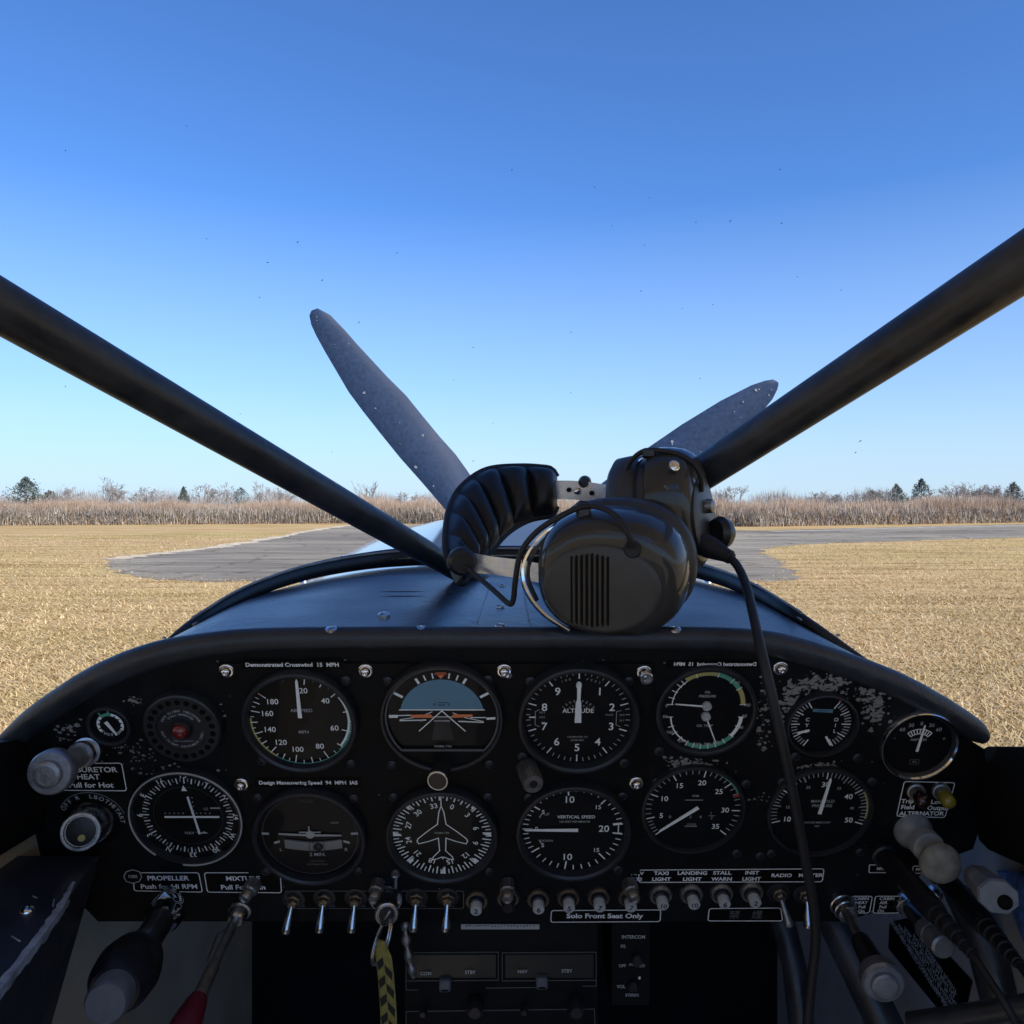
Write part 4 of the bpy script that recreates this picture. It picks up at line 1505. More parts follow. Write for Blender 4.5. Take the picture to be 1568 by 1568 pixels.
# manifold pressure
G = Gauge("manifold_pressure_gauge", "manifold pressure gauge with its needle near thirty, behind the headset cord", "gauge", 1254, 1243, 81, lift=0, h=.0045, inner=.93)
PX_, PY_ = [10, 15, 20, 25, 30, 35, 40, 45, 50], [-106, -80, -56, -26, 4, 30, 56, 82, 108]
for k in range(10, 51):
    a = itp(k, PX_, PY_)
    G.ticks([a], .80 if k % 5 == 0 else .85, .97, .024 if k % 5 == 0 else .018, WHT if k % 10 == 0 else DIM)
for v, a in zip(PX_, PY_):
    big = v % 10 == 0
    G.txt(str(v), .66 * math.sin(rad(a)), .66 * math.cos(rad(a)), .17 if big else .09, WHT if big else DIM, bold=.008)
G.c(GRN).arc(.955, .99, -45, 20, G.z - .0001); G.c(YEL).arc(.955, .99, 60, 100, G.z - .0001)
G.txt("MANIFOLD", .04, .26, .095, DIM, bold=.008); G.txt("PRESSURE", .04, .15, .095, DIM, bold=.008)
G.txt("INCHES MERCURY", .0, -.26, .065, DIM, bold=.006); G.txt("ABS", .0, -.35, .06, DIM, bold=.006)
G.done()
G.needle(8, -.02, .86, .075, .045)

# dual temperature gauge
G = Gauge("temperature_gauge", "small round twin scale gauge under the arch of worn paint", "gauge", 1257, 1108, 55, lift=0, h=.006, inner=.92)
for k in range(17):
    G.ticks([-150 + 118 * k / 16], .72 if k % 4 else .64, .90, .035, WHT if k % 4 == 0 else DIM)
    G.ticks([150 - 118 * k / 16], .70 if k % 4 else .62, .90, .035, WHT if k % 4 == 0 else DIM)
G.c(SKY).poly([(-.30, .52), (.30, .50), (.30, .38), (-.30, .42)], G.z)
for i, ch in enumerate("CYL"):
    G.txt(ch, -.42, .14 - i * .20, .17, WHT, bold=.01)
for i, ch in enumerate("OIL"):
    G.txt(ch, .44, .14 - i * .20, .17, WHT, bold=.01)
G.c(RED).arc(.9, .98, -34, -28, G.z); G.d.arc(.9, .98, 28, 34, G.z)
G.txt("AVIONICS", 0, .45, .07, BLK)
G.done()
G.needle(-105, .36, .74, .07, .06, c=(.0, -.1), name="needle")
G.needle(150, .36, .74, .07, .06, c=(.0, -.1), name="needle")

# ammeter
G = Gauge("ammeter", "ammeter in a bright chrome ring with its needle near zero", "gauge", 1405, 1140, 60, lift=0, h=.0055, inner=.86, bezel="chrome", chrome=True)
for i, (s_, a) in enumerate((("60", -42), ("30", -22), ("0", 0), ("30", 22), ("60", 42))):
    G.txt(s_, .80 * math.sin(rad(a)) * 1.0, -.06 + .78 * math.cos(rad(a)), .17, DIM, bold=.01)
G.c(WHT).arc(.52, .545, -42, 42, G.z); G.d.arc(.36, .385, -42, 42, G.z)
G.ticks([-42, -32, -22, -11, 0, 11, 22, 32, 42], .36, .53, .03)
G.txt("AMPERES", .0, .17, .12, DIM, bold=.006)
G.txt("-", -.72, .24, .2, DIM); G.txt("+", .74, .20, .2, DIM)
G.c(FNT).line([(-.13, -.52), (.13, -.52), (.13, -.68), (-.13, -.68)], .02, G.z, closed=True); G.txt("DC", 0, -.60, .09, DIM)
G.done()
G.needle(6, -.20, .72, .075, .04)

# suction gauge
G = Gauge("suction_gauge", "smallest gauge with white scale and green marks at the left end of the panel", "gauge", 169, 1110, 34, lift=0, h=.005, inner=.84)
G.c(WHT).arc(.56, .72, -125, -40, G.z); G.d.arc(.56, .72, 10, 118, G.z); G.c(GRN).arc(.56, .74, -42, 12, G.z)
G.c(GRN).tick(-35, .72, .92, .10, G.z); G.c(GRN).tick(0, .72, .92, .10, G.z)
for a in (-110, -85, -60, 30, 55, 80, 105):
    G.c(BLK).tick(a, .50, .66, .07, G.z + .0001)
G.d.m = WHT
G.d.arctext("SUCTION", .62, 180, .21, 17, G.z, flip=True, bold=.01)
G.done()
G.needle(150, -.30, .66, .20, .09)

# stall warning speaker
G = Gauge("stall_warning_horn", "round dark stall warning unit with a ring of holes and red lens", "warning horn", 283, 1110, 60, lift=0, h=.003, bezel=None)
R_ = G.R
b = MB()
b.lathe([(R_, -.001), (R_, .0045), (R_ * .97, .0065), (R_ * .93, .0072), (R_ * .64, .0072), (R_ * .62, .006), (0, .006)], 64)
b.build("housing", "bezel", G.t, angle=32)
for k in range(22):
    a = 2 * math.pi * (k + .5) / 22
    if k in (16, ):
        pass
    b = MB(Matrix.Translation((R_ * .79 * math.cos(a), R_ * .79 * math.sin(a), .0072)))
    b.lathe([(R_ * .078, .0001), (0, .0002)], 16)
    b.build("hole", "label_black", G.t, angle=0)
b = MB(Matrix.Diagonal((R_, R_, 1, 1)))
b.arctext("SAFE FLIGHT INDICATOR", .52, 0, .085, 6.4, .0063, bold=.012)
b.arctext("STALL WARNING", .42, 0, .08, 7.4, .0063, bold=.012)
b.arctext("SAFE FLIGHT INSTRUMENT CORP.", .52, 180, .08, 6.0, .0063, flip=True, bold=.01)
b.text("WHITE PLAINS N.Y.", 0, -.36, .06, .0063)
b.build("lettering", "mark_dim", G.t, angle=0)
b = MB(); b.lathe([(R_ * .27, .006), (R_ * .27, .009), (R_ * .24, .0105), (R_ * .2, .0095), (0, .0095)], 28); b.build("lens_ring", "bezel", G.t, angle=35)
b = MB(); b.lathe([(R_ * .2, .0095), (R_ * .16, .012), (R_ * .08, .0132), (0, .0135)], 24); b.build("red_lens", "red_lens", G.t, angle=60)

# course deviation indicator
G = Gauge("course_indicator", "course indicator with white crossed needles and rotated compass ring, below the stall horn", "gauge", 288, 1249, 86, lift=0, h=.0062, inner=.93)
b = MB(); n_ = 72
b.tube([(G.R * .985 * math.sin(rad(a)), G.R * .985 * math.cos(rad(a)), .0062) for a in np.linspace(-140, 190, n_)], .00065, 6); b.build("bezel_edge", "mark_dim", G.t, angle=60)
for k in range(72):
    G.ticks([k * 5 + 2], .74 if k % 2 == 0 else .78, .86, .022 if k % 2 == 0 else .016, WHT if k % 2 == 0 else DIM)
for a, s_ in ((0, "15"), (-30, "12"), (-60, "E"), (-90, "6"), (-120, "3"), (-150, "N"), (180, "33"), (150, "30"), (120, "W"), (90, "24"), (60, "21"), (30, "S")):
    G.txt(s_, .91 * math.sin(rad(a + 1)), .91 * math.cos(rad(a + 1)), .155, rot=a, bold=.008)
G.c(WHT).poly([(-.05, .57), (.06, .57), (.0, .70)], G.z)
G.c(FNT).arc(.0, .66, 0, 360, G.z - .00012, n=60); G.c(BLK).arc(0, .655, 0, 360, G.z - .00008, n=60)
for k in range(-5, 6):
    if k: G.c(DIM).lathe([(.014, G.z), (0, G.z)], 8, Matrix.Translation((k * .085, .06, 0)))
for k in range(-4, 5):
    if k: G.c(DIM).lathe([(.014, G.z), (0, G.z)], 8, Matrix.Translation((.13, .02 + k * .1, 0)))
G.txt("GS", .36, .16, .08, DIM); G.c(DIM).line([(.46, .18), (.62, .18)], .03, G.z)
G.txt("NAV", -.02, -.40, .09, DIM, bold=.01); G.c(DIM).poly([(.14, -.42), (.26, -.36), (.34, -.41)], G.z)
G.done()
G.needle(172, -.45, .42, .035, .035, c=(.13, .02), tip=False, name="course_needle")
G.needle(90, -.52, .52, .03, .03, c=(.10, .02), tip=False, z=.0019, name="glide_slope_needle")

# ------------------------------------------------------------------ placards and lettering
def placard(label, corners, lines, lift=0.0, frame=True, w=.0007, size_k=1.0, matt="label_white", sx=1.0, cat="placard", name="placard", plate=True, mirror=False, bold=.03, r=.0018, open_left=False):
    """corners px tl,tr,br,bl; lines: (text, fx 0..1, fy 0..1 from top, height in px)"""
    c = [ppl(x, y, lift + .0006) for x, y in corners]
    ox, oy = sum(p[0] for p in c) / 4, sum(p[1] for p in c) / 4
    t = thing(name, label, cat, P0 + Vector((ox, 0, 0)) + EUP * oy + NRM * (lift + .0001), PROT)
    L = [(p[0] - ox, p[1] - oy) for p in c]
    # rounded corners
    P = []
    for i in range(4):
        a, bb, d = Vector(L[i - 1]), Vector(L[i]), Vector(L[(i + 1) % 4])
        u, v_ = (a - bb).normalized(), (d - bb).normalized()
        P += [tuple(bb + u * r), tuple(bb + (u + v_) * r * .29), tuple(bb + v_ * r)]
    if plate:
        b = MB(); b.prism(P, 0, .0004); b.build("plate", "label_black", t, angle=20)
    if frame:
        b = MB(); q_ = [tuple(Vector(p) * .985) for p in P]
        b.line(q_ if not open_left else q_, w, .0006, closed=True); b.build("border", matt, t, angle=0)
    if lines:
        b = MB()
        sc = (Vector(L[1]) - Vector(L[0])).length
        for (s_, fx, fy, hpx) in lines:
            p = (Vector(L[0]).lerp(Vector(L[1]), fx)).lerp(Vector(L[3]).lerp(Vector(L[2]), fx), fy)
            dep = (P0 + EUP * oy).y
            if s_ == "@no":          # the two characters for no smoking, drawn stroke by stroke
                kk = hpx / FPX * dep / 10
                for strokes, x0 in ((KIN, -1.35), (EN, .95)):
                    for st in strokes:
                        b.line([(p.x + (x0 * 10 + x_) * kk, p.y + (y_ - 5) * kk) for x_, y_ in st], .9 * kk, .0007 + random.random() * .00004)
                continue
            sz = hpx / FPX * dep / .72
            b.text(s_, p.x, p.y, sz, .0007, sx=(-sx if mirror else sx), bold=bold)
        b.build("lettering", matt, t, angle=0)
    return t


KIN = [[(0, 9), (4.5, 9)], [(2.2, 10), (2.2, 5.4)], [(2.2, 8.5), (.2, 6)], [(2.2, 8.5), (4.3, 6.4)], [(5.5, 9), (10, 9)], [(7.7, 10), (7.7, 5.4)], [(7.7, 8.5), (5.6, 6.2)], [(7.7, 8.5), (10, 6)],
       [(2, 4.6), (8, 4.6)], [(.4, 3.1), (9.6, 3.1)], [(5, 3.1), (5, 0), (4, .3)], [(2.8, 2), (1, .3)], [(7.2, 2), (9, .3)]]
EN = [[(.6, 7.5), (.9, 5.8)], [(3.4, 7.8), (2.8, 6.2)], [(2, 10), (2, 5), (.3, .2)], [(2, 4), (3.6, 1.2)], [(4.2, 9.4), (10, 9.4)], [(6, 10), (6, 6.4)], [(8.2, 10), (8.2, 6.4)], [(4.8, 8), (9.4, 8), (9.4, 6.4), (4.8, 6.4), (4.8, 8)],
      [(4.6, 4.8), (9.6, 4.8)], [(7.1, 6.2), (7.1, .6)], [(5, 2.7), (9.4, 2.7)], [(4.2, .6), (10, .6)]]

placard("narrow black strip reading Demonstrated Crosswind 15 MPH above the airspeed indicator", [(369, 1012), (526, 1012), (526, 1024), (369, 1024)], [("Demonstrated Crosswind  15  MPH", .5, .5, 6.6)], CP, frame=False, sx=1.06)
placard("narrow black strip with mirror written crosswind lettering above the oil gauge", [(1020, 1011), (1172, 1011), (1170, 1023), (1018, 1023)], [("Demonstrated Crosswind  15  MPH", .5, .5, 6.2)], 0, frame=False, sx=1.0, mirror=True)
placard("narrow black strip reading Design Maneuvering Speed above the turn coordinator", [(389, 1192), (555, 1192), (555, 1205), (389, 1205)], [("Design Maneuvering Speed  94  MPH  IAS", .5, .5, 6.4)], CP, frame=False, sx=1.0)
placard("white bordered placard reading Carburetor Heat partly behind the grey knob", [(77, 1169), (187, 1168), (195, 1211), (82, 1210)], [("CARBURETOR", .50, .24, 9.5), ("HEAT", .50, .50, 9.5), ("Pull for Hot", .52, .80, 9.5)], 0, sx=1.08, bold=.022)
placard("white bordered placard reading Propeller Push for Hi RPM", [(203, 1336), (305, 1336), (311, 1366), (205, 1364)], [("PROPELLER", .52, .30, 8.6), ("Push for Hi RPM", .52, .74, 8.8)], 0, sx=1.06, bold=.022)
placard("white bordered placard reading Mixture at the lower left of the centre plate", [(312, 1336), (430, 1336), (432, 1367), (317, 1366)], [("MIXTURE", .50, .30, 8.6), ("Pull For Lean", .49, .74, 8.8)], 0, sx=1.06, bold=.022)
placard("long label strip naming the taxi, landing, stall, instrument and radio switches", [(976, 1332), (1264, 1330), (1261, 1350), (976, 1351)],
        [("NAV", .0, .28, 6), ("LTS", .0, .75, 6), ("TAXI", .128, .28, 6.6), ("LIGHT", .128, .76, 6.6), ("LANDING", .293, .28, 6.6), ("LIGHT", .293, .76, 6.6), ("STALL", .452, .28, 6.6), ("WARN", .452, .76, 6.6),
         ("INST", .611, .28, 6.6), ("LIGHT", .611, .76, 6.6), ("RADIO", .77, .50, 6.6), ("MASTER", .925, .50, 6.6)], 0, sx=1.12, bold=.03)
placard("white bordered placard reading Solo Front Seat Only", [(843, 1394), (1013, 1393), (1012, 1411), (842, 1412)], [("Solo Front Seat Only", .49, .5, 8.8)], 0, sx=1.12, bold=.03)
t = placard("small bordered placard with two dim East Asian characters", [(1085, 1391), (1196, 1390), (1199, 1410), (1083, 1410)], [("@no", .47, .5, 15)], 0)
for o in t.children:
    if o.name.startswith("lettering"):
        o.data.materials[0] = MATS["mark_faint"]
placard("lower left label strip under the five toggle switches", [(434, 1364), (712, 1364), (712, 1391), (440, 1391)], [(s_, fx, .86, 5) for s_, fx in (("ON", .08, ), ("ON", .25), ("ON", .42), ("ON", .76), ("ON", .92))], 0, matt="mark_faint")
placard("small placard reading Cabin Heat Pull On beside the right chrome collar", [(1304, 1372), (1336, 1372), (1331, 1398), (1306, 1398)], [("CABIN", .48, .15, 5.6), ("HEAT", .48, .39, 5.6), ("Pull", .52, .64, 5.6), ("On", .5, .87, 5.6)], 0, bold=.02)
placard("small placard reading Cabin Air Pull On", [(1340, 1372), (1382, 1372), (1376, 1398), (1336, 1398)], [("CABIN", .45, .15, 5.6), ("AIR", .35, .39, 5.6), ("Pull", .35, .64, 5.6), ("On", .30, .87, 5.6)], 0, bold=.02)
placard("slanted white bordered placard reading Alternator under two small lamps", [(1384, 1196), (1463, 1198), (1447, 1252), (1372, 1250)], [("Trip", .16, .56, 7.6), ("Field", .19, .73, 7.6), ("Low", .75, .56, 7.6), ("Output", .80, .73, 7.6), ("ALTERNATOR", .5, .90, 7.4)], 0, sx=1.05, bold=.03)
placard("tiny placard reading Mic above the left headset jack plug", [(1331, 1324), (1362, 1324), (1360, 1336), (1330, 1336)], [("MIC", .6, .5, 5.5)], 0, r=.0009)
placard("tiny placard reading Phone half hidden by the primer knob", [(1398, 1326), (1442, 1326), (1440, 1337), (1396, 1337)], [("PHONE", .4, .5, 5.5)], 0, r=.0009)
placard("round black tab marked OBS beside the propeller placard", [(190, 1332), (217, 1332), (217, 1352), (190, 1352)], [("OBS", .5, .5, 5.5)], .0012, matt="mark_dim", r=.0055)
t = panel_thing("edge_strip", "thin pale strip on the lower edge of the panel below a circuit breaker", "strip", 766, 1418, 0)
m_ = mpp(766, 1418)
b = MB(); b.box((0, 0, .0006), (120 * m_, 9 * m_, .0012), bev=.0003); b.build("strip_body", "mark_dim", t, angle=20)
b = MB()
for i in range(22):
    b.box(((i - 10.5) * .0024, .0012 + random.uniform(-.0002, .0006), .0013), (random.uniform(.0008, .0019), .0008, .0002))
b.build("faded_lettering", "bezel", t, angle=0)

# ================================================================== CONTROLS ON THE PANEL
def rod_thing(name, label, cat, group=None, at=None):
    return thing(name, label, cat, at, (0, 0, 0), group)


def rods(t, part, m, a, b, prof, n=24, parent=None, angle=35):
    """solid of revolution between two world points, as a part of thing t"""
    k = t.location
    x = MB()
    x.rod(a - k, b - k, prof, n)
    o = x.build(part, m, t if parent is None else parent, angle=angle)
    return o


# carburettor heat knob
B = pp(139, 1147); T = V(76, 1184, B.y - .055)
t = rod_thing("carburetor_heat_knob", "grey stepped pull knob in front of the Carburetor Heat placard", "pull knob", at=B)
rods(t, "collar", "steel", B, B + (T - B) * .3, [(0, .0085), (.25, .0085), (.27, .0098), (.5, .0098), (.52, .0082), (.75, .0082), (.78, .0092), (1, .0088)])
rods(t, "shaft", "grey_knob", B + (T - B) * .25, B + (T - B) * .88, [(0, .0072), (.6, .0072), (1, .008)])
D = (T - B).normalized()
rods(t, "knob", "grey_knob", T - D * .012, T + D * .006, [(0, .006), (.12, .0125), (.25, .0138), (.62, .0138), (.70, .0128), (.72, .0085), (.9, .0082), (.95, .007), (.96, .0055), (.97, .0055)], 36)
# ignition switch
B = pp(143, 1256); T = V(123, 1274, B.y - .026)
t = rod_thing("ignition_switch", "round metal ignition switch inside a ring of Off R L Both Start lettering", "ignition switch", at=B)
x, y = ppl(138, 1262)
b = MB(PMAT.to_4x4())
b.lathe([(.0205, .0006), (.0205, .0010), (0, .0010)], 40)
b.build("back_plate", "label_black", t, angle=30)
b = MB(PMAT.to_4x4())
b.arc(.0240, .0243, -62, 75, .0004, n=40)
for s_, a in (("OFF", -48), ("R", -20), ("L", 6)):
    b.arctext(s_, .0215, a, .0048, 10, .0012, bold=.02)
b.arctext("BOTH", .0215, 32, .0048, 11, .0012, bold=.02)
b.arctext("START", .0215, 72, .0044, 9, .0012, bold=.02)
b.build("lettering", "mark_dim", t, angle=0)
D = (T - B)
rods(t, "barrel", "steel", B, T, [(0, .0150), (.25, .0150), (.3, .0138), (.92, .0134), (1, .0126), (1, .0108), (.96, .0102)], 40)
rods(t, "key_face", "black_plastic", B + D * .8, B + D * .97, [(0, .0102), (.9, .0102), (1, .009)], 32)
k = B + D * .985
rods(t, "keyway", "mark_yellow", k + Vector((.0008, 0, -.004)), k + Vector((.0012, -.0012, -.0042)), [(0, .0024), (.8, .0024), (1, .001)], 12)
# vernier propeller control: chrome ball, black grip
B = pp(262, 1380); M1 = V(255, 1396, B.y - .02); M2 = V(222, 1437, B.y - .055); T = V(163, 1535, B.y - .135)
t = rod_thing("propeller_control", "black contoured plunger grip with blue grey end cap under the propeller placard", "plunger control", at=B)
D = (T - M1).normalized()
rods(t, "ball_collar", "chrome", M1 - D * .012, M1 + D * .017, [(0, .008), (.15, .0115), (.4, .0135), (.7, .0125), (1, .0088)], 32, angle=60)
rods(t, "square_nut", "steel", B + Vector((0, 0, .006)), M1 + Vector((.001, -.006, .010)), [(0, .0085), (.95, .0085), (1, .007)], 4, angle=10)
rods(t, "grip", "grip_black", M1 + D * .012, T - D * .012, [(0, .0088), (.03, .0092), (.28, .0092), (.42, .0105), (.60, .0170), (.70, .0188), (.73, .0185), (.75, .0195), (.90, .0182), (1, .014)], 36)
rods(t, "end_cap", "grip_cap", T - D * .020, T + D * .002, [(0, .0124), (.9, .0121), (1, .0108)], 32)
# mixture control
B = pp(369, 1390); T = V(301, 1535, B.y - .07)
t = rod_thing("mixture_control", "slim steel push rod with dark red knob at the lower left", "plunger control", at=B)
D = (T - B).normalized(); L = (T - B).length
rods(t, "collar", "steel", B - NRM * .001, B + NRM * .012, [(0, .0085), (.35, .0085), (.4, .0070), (.8, .0068), (1, .0052)])
rods(t, "rod", "dull_metal", B, T, [(0, .0034), (.62, .0034), (.66, .0044), (1, .0048)])
rods(t, "red_knob", "red_knob", T - D * .004, T + D * .034, [(0, .0055), (.12, .0072), (.5, .0100), (.8, .0108), (.95, .0095), (1, .006)], 28, angle=50)
b = MB(); b.tube([B - t.location + Vector((-.004, -.004, -.012)), B - t.location + D * L * .3 + Vector((-.008, 0, .0)), B - t.location + D * L * .62 + Vector((-.006, 0, 0))], .0008, 6); b.build("safety_wire", "dull_metal", t)
# attitude setting knob
B = pp(678, 1172, CP); T = V(670, 1196, B.y - .018)
t = rod_thing("caging_knob_control", "small black adjusting knob with bright rim between attitude and heading indicators", "knob", at=B)
rods(t, "barrel", "black_plastic", B, T, [(0, .0066), (.9, .0070), (1, .0064), (1, .0052)], 28)
D = (T - B).normalized()
rods(t, "rim_ring", "steel", T - D * .0014, T + D * .0003, [(0, .0071), (.7, .0073), (1, .0068), (1, .0063), (.8, .0062)], 32)
# altimeter setting knob
B = pp(806, 1172, CP); T = V(817, 1201, B.y - .020)
t = rod_thing("altimeter_setting_control", "knurled grey cylinder knob below left of the altimeter", "knob", at=B)
rods(t, "base", "bezel", B - NRM * .001, B + NRM * .003, [(0, .0076), (1, .0072)])
b = MB(); q = B - t.location; u = (T - B)
M = Matrix.Translation(q) @ u.to_track_quat('Z', 'Y').to_matrix().to_4x4()
Lk = u.length
vs, fs = [], []
n = 48
for zi, (z, r) in enumerate(((0, .0066), (.1, .0072), (.84, .0072), (.96, .0066), (1, .0066))):
    for j in range(n):
        rr = r * (1.0 if zi in (0, 4) else (1.035 if j % 2 else .965))
        vs.append((rr * math.cos(6.2832 * j / n), rr * math.sin(6.2832 * j / n), z * Lk))
for zi in range(4):
    for j in range(n):
        fs.append((zi * n + j, zi * n + (j + 1) % n, zi * n + n + (j + 1) % n, zi * n + n + j))
fs.append(tuple(range(4 * n, 5 * n)))
b.add(vs, fs, M)
b.build("knurled_barrel", "dull_metal", t, angle=12)
rods(t, "slotted_end", "bezel", T - u.normalized() * .001, T + u.normalized() * .0004, [(0, .0032), (1, .0028)], 12)


def knurl(b, M, prof, n=28, k=.05):
    vs, fs = [], []
    for zi, (r, z, on) in enumerate(prof):
        for j in range(n):
            rr = r * (1 + (k if j % 2 else -k) * on)
            vs.append((rr * math.cos(6.2832 * j / n), rr * math.sin(6.2832 * j / n), z))
    for zi in range(len(prof) - 1):
        for j in range(n):
            fs.append((zi * n + j, zi * n + (j + 1) % n, zi * n + n + (j + 1) % n, zi * n + n + j))
    fs.append(tuple(range((len(prof) - 1) * n, len(prof) * n)))
    b.add(vs, fs, M)


# post lights along the lower edge of the centre plate
PL_ = [(391, 1350, -.25, "knurled grey post light covering the end of the Mixture placard"), (580, 1350, -.1, "knurled grey post light beside the key ring"),
       (777, 1350, .0, "knurled grey post light above the black circuit breaker"), (962, 1350, .15, "knurled grey post light above the breaker at the left end of the label strip")]
for px, py, tilt, lb in PL_:
    t = panel_thing("post_light", lb, "post light", px, py, 0, "post lights along the lower panel")
    b = MB(Matrix.Rotation(tilt, 4, 'Y') @ Matrix.Rotation(.12, 4, 'X'))
    knurl(b, Matrix.Identity(4), [(.0050, 0, 0), (.0056, .0006, 1), (.0056, .008, 1), (.0050, .009, 0)], 26)
    b.build("knurled_cap", "dull_metal", t, angle=14)
    b = MB(Matrix.Rotation(tilt, 4, 'Y') @ Matrix.Rotation(.12, 4, 'X'))
    b.lathe([(.0044, .009), (.0044, .0145), (.0036, .0155), (.003, .0145), (0, .0145)], 20)
    b.build("lamp_hood", "dull_metal", t, angle=40)
# knurled ring bolt by the key
t = panel_thing("eye_stud", "small ring headed stud between heading indicator and key", "stud", 606, 1337, CP)
b = MB(); b.lathe([(.0036, 0), (.0036, .0012), (.0030, .0020), (.002, .0012), (0, .0012)], 18); b.build("ring_head", "dull_metal", t)
b = MB(); b.rod((0, -.003, .001), (0, -.010, .004), [(0, .0013), (1, .0013)], 8); b.build("stem", "dull_metal", t)

# toggle switches
def toggle_proto():
    t = panel_thing("toggle_switch", "", "switch", 497, 1374, 0, "toggle switches along the lower panel")
    b = MB(); b.lathe([(.0086, 0), (.0086, .0008), (.0078, .0011), (.0066, .0011), (.0064, .0006), (0, .0006)], 28); b.build("washer", "bezel", t)
    b = MB(); b.lathe([(.0055, .0006), (.0055, .0030), (.0052, .0034), (.0042, .0038), (.0040, .0060), (.0030, .0072), (0, .0074)], 6, Matrix.Rotation(.4, 4, 'Z')); b.build("hex_nut", "brown_metal", t, angle=30)
    b = MB(); b.rod((0, 0, .005), (-.0012, -.0165, .0165), [(0, .0020), (.15, .0019), (.3, .0020), (.8, .0032), (.94, .0033), (1, .0022)], 18); b.build("bat_lever", "steel", t, angle=60)
    return t


def copy_thing(o, px, py, label, lift=0.0, rotz=0.0):
    c = o.copy(); COL.objects.link(c)
    c.location = pp(px, py, lift)
    c["label"] = label
    for ch in list(o.children):
        d = ch.copy(); COL.objects.link(d); d.parent = c
    return c


tg = toggle_proto()
TGL = [(497, 1374, "bright bat toggle switch second from the left, below the turn coordinator"), (450, 1376, "dull bat toggle switch at the left end of the row beside the mixture rod"),
       (545, 1374, "bright bat toggle switch just left of the hanging key"), (638, 1373, "bright bat toggle switch just right of the hanging key"),
       (686, 1373, "bright bat toggle switch next to the first circuit breaker"), (1192, 1366, "dull bat toggle switch below the Radio lettering"), (1232, 1368, "toggle switch half hidden by the headset cord, below the end of the label strip")]
tg["label"] = TGL[0][2]
for px, py, lb in TGL[1:]:
    c = copy_thing(tg, px, py, lb)
    if px == 1192:
        for ch in c.children:
            if ch.name.startswith("bat_lever"):
                ch.data = ch.data.copy(); ch.data.materials[0] = MATS["dull_metal"]; ch.rotation_euler = (0, 0, .35)
    if px == 450:
        for ch in c.children:
            if ch.name.startswith("bat_lever"):
                ch.data = ch.data.copy(); ch.data.materials[0] = MATS["steel"]; ch.rotation_euler = (0, 0, -.12)

# circuit breakers
def breaker(px, py, num, lb, dark=False, pale=False):
    t = panel_thing("circuit_breaker", lb, "circuit breaker", px, py, 0, "push button circuit breakers along the lower panel")
    b = MB(); b.lathe([(.0086, 0), (.0086, .0022), (.0078, .0034), (.0062, .0034), (.0058, .0024), (0, .0024)], 32); b.build("collar", "dull_metal" if pale else "brown_metal", t)
    b = MB(); b.lathe([(.0056, .002), (.0056, .0058), (.0050, .0062), (.0046, .0060), (0, .0060)], 24); b.build("sleeve", "bezel", t)
    b = MB(); b.lathe([(.0043, .005), (.0043, .0112), (.0039, .0118), (0, .0118)], 24); b.build("button", "black_plastic" if dark else "mark_dim", t)
    if num:
        b = MB(); b.text(num, 0, 0, .0062 if len(num) == 1 else .0054, .0121, bold=.015, rot=random.choice((-10, 0, 8))); b.build("number", "label_black", t, angle=0)
    return t


for px, py, num, lb in ((730, 1376, "2", "circuit breaker marked 2 beside the last of the five left toggle switches"), (824, 1374, "6", "circuit breaker marked 6 above the left end of the Solo placard"),
                        (870, 1372, "5", "circuit breaker marked 5 above the word Solo"), (916, 1371, "7", "circuit breaker marked 7 above the word Front"),
                        (963, 1371, "7", "circuit breaker marked 7 under the post light left of Taxi Light"), (1011, 1368, "10", "circuit breaker marked 10 below Taxi Light lettering"),
                        (1058, 1367, "10", "circuit breaker marked 10 below Landing Light lettering"), (1104, 1366, "6", "circuit breaker marked 6 below Stall Warn lettering"), (1150, 1364, "2", "circuit breaker marked 2 below Inst Light lettering")):
    breaker(px, py, num, lb, pale=px > 1000)
breaker(778, 1372, "", "black circuit breaker with no number under the middle post light", dark=True)

# alternator lamps
for px, py, tx, ty, m, lb in ((1400, 1209, 1416, 1231, "dark_red_lens", "dark red indicator lamp on the Alternator placard"), (1438, 1208, 1456, 1232, "yellow_lens", "yellow indicator lamp on the Alternator placard")):
    B = pp(px, py); T = V(tx, ty, B.y - .020)
    t = rod_thing("indicator_lamp", lb, "indicator lamp", "alternator indicator lamps", at=B)
    D = (T - B)
    rods(t, "socket", "dull_metal" if m == "dark_red_lens" else "grey_knob", B, B + D * .5, [(0, .0062), (.5, .0062), (.55, .0052), (1, .0050)])
    rods(t, "lens", m, B + D * .45, T, [(0, .0048), (.5, .0050), (.8, .0046), (.95, .003), (1, .001)], 20, angle=60)

# cabin heat and cabin air knobs
B = pp(1286, 1380); T = V(1350, 1500, B.y - .085)
t = rod_thing("cabin_heat_knob", "grey pull knob with chrome collar and black sleeve at the lower right", "pull knob", at=B)
D = (T - B).normalized()
rods(t, "collar", "steel", B - NRM * .001, B + NRM * .014 + Vector((.0015, 0, 0)), [(0, .0094), (.3, .0094), (.34, .0086), (.62, .0086), (.66, .0078), (.9, .0074), (1, .005)])
rods(t, "shaft", "dull_metal", B, T, [(0, .0032), (.55, .0032), (.56, .004), (1, .004)])
rods(t, "sleeve", "grip_black", B + (T - B) * .52, T, [(0, .0052), (.06, .0064), (.5, .0074), (1, .0086)])
rods(t, "knob", "grey_knob", T - D * .008, T + D * .009, [(0, .0085), (.1, .0122), (.25, .0130), (.62, .0130), (.72, .0118), (.74, .0086), (.9, .0082), (.96, .007), (.97, .005)], 36)
B = pp(1384, 1382); T = V(1446, 1452, B.y - .055)
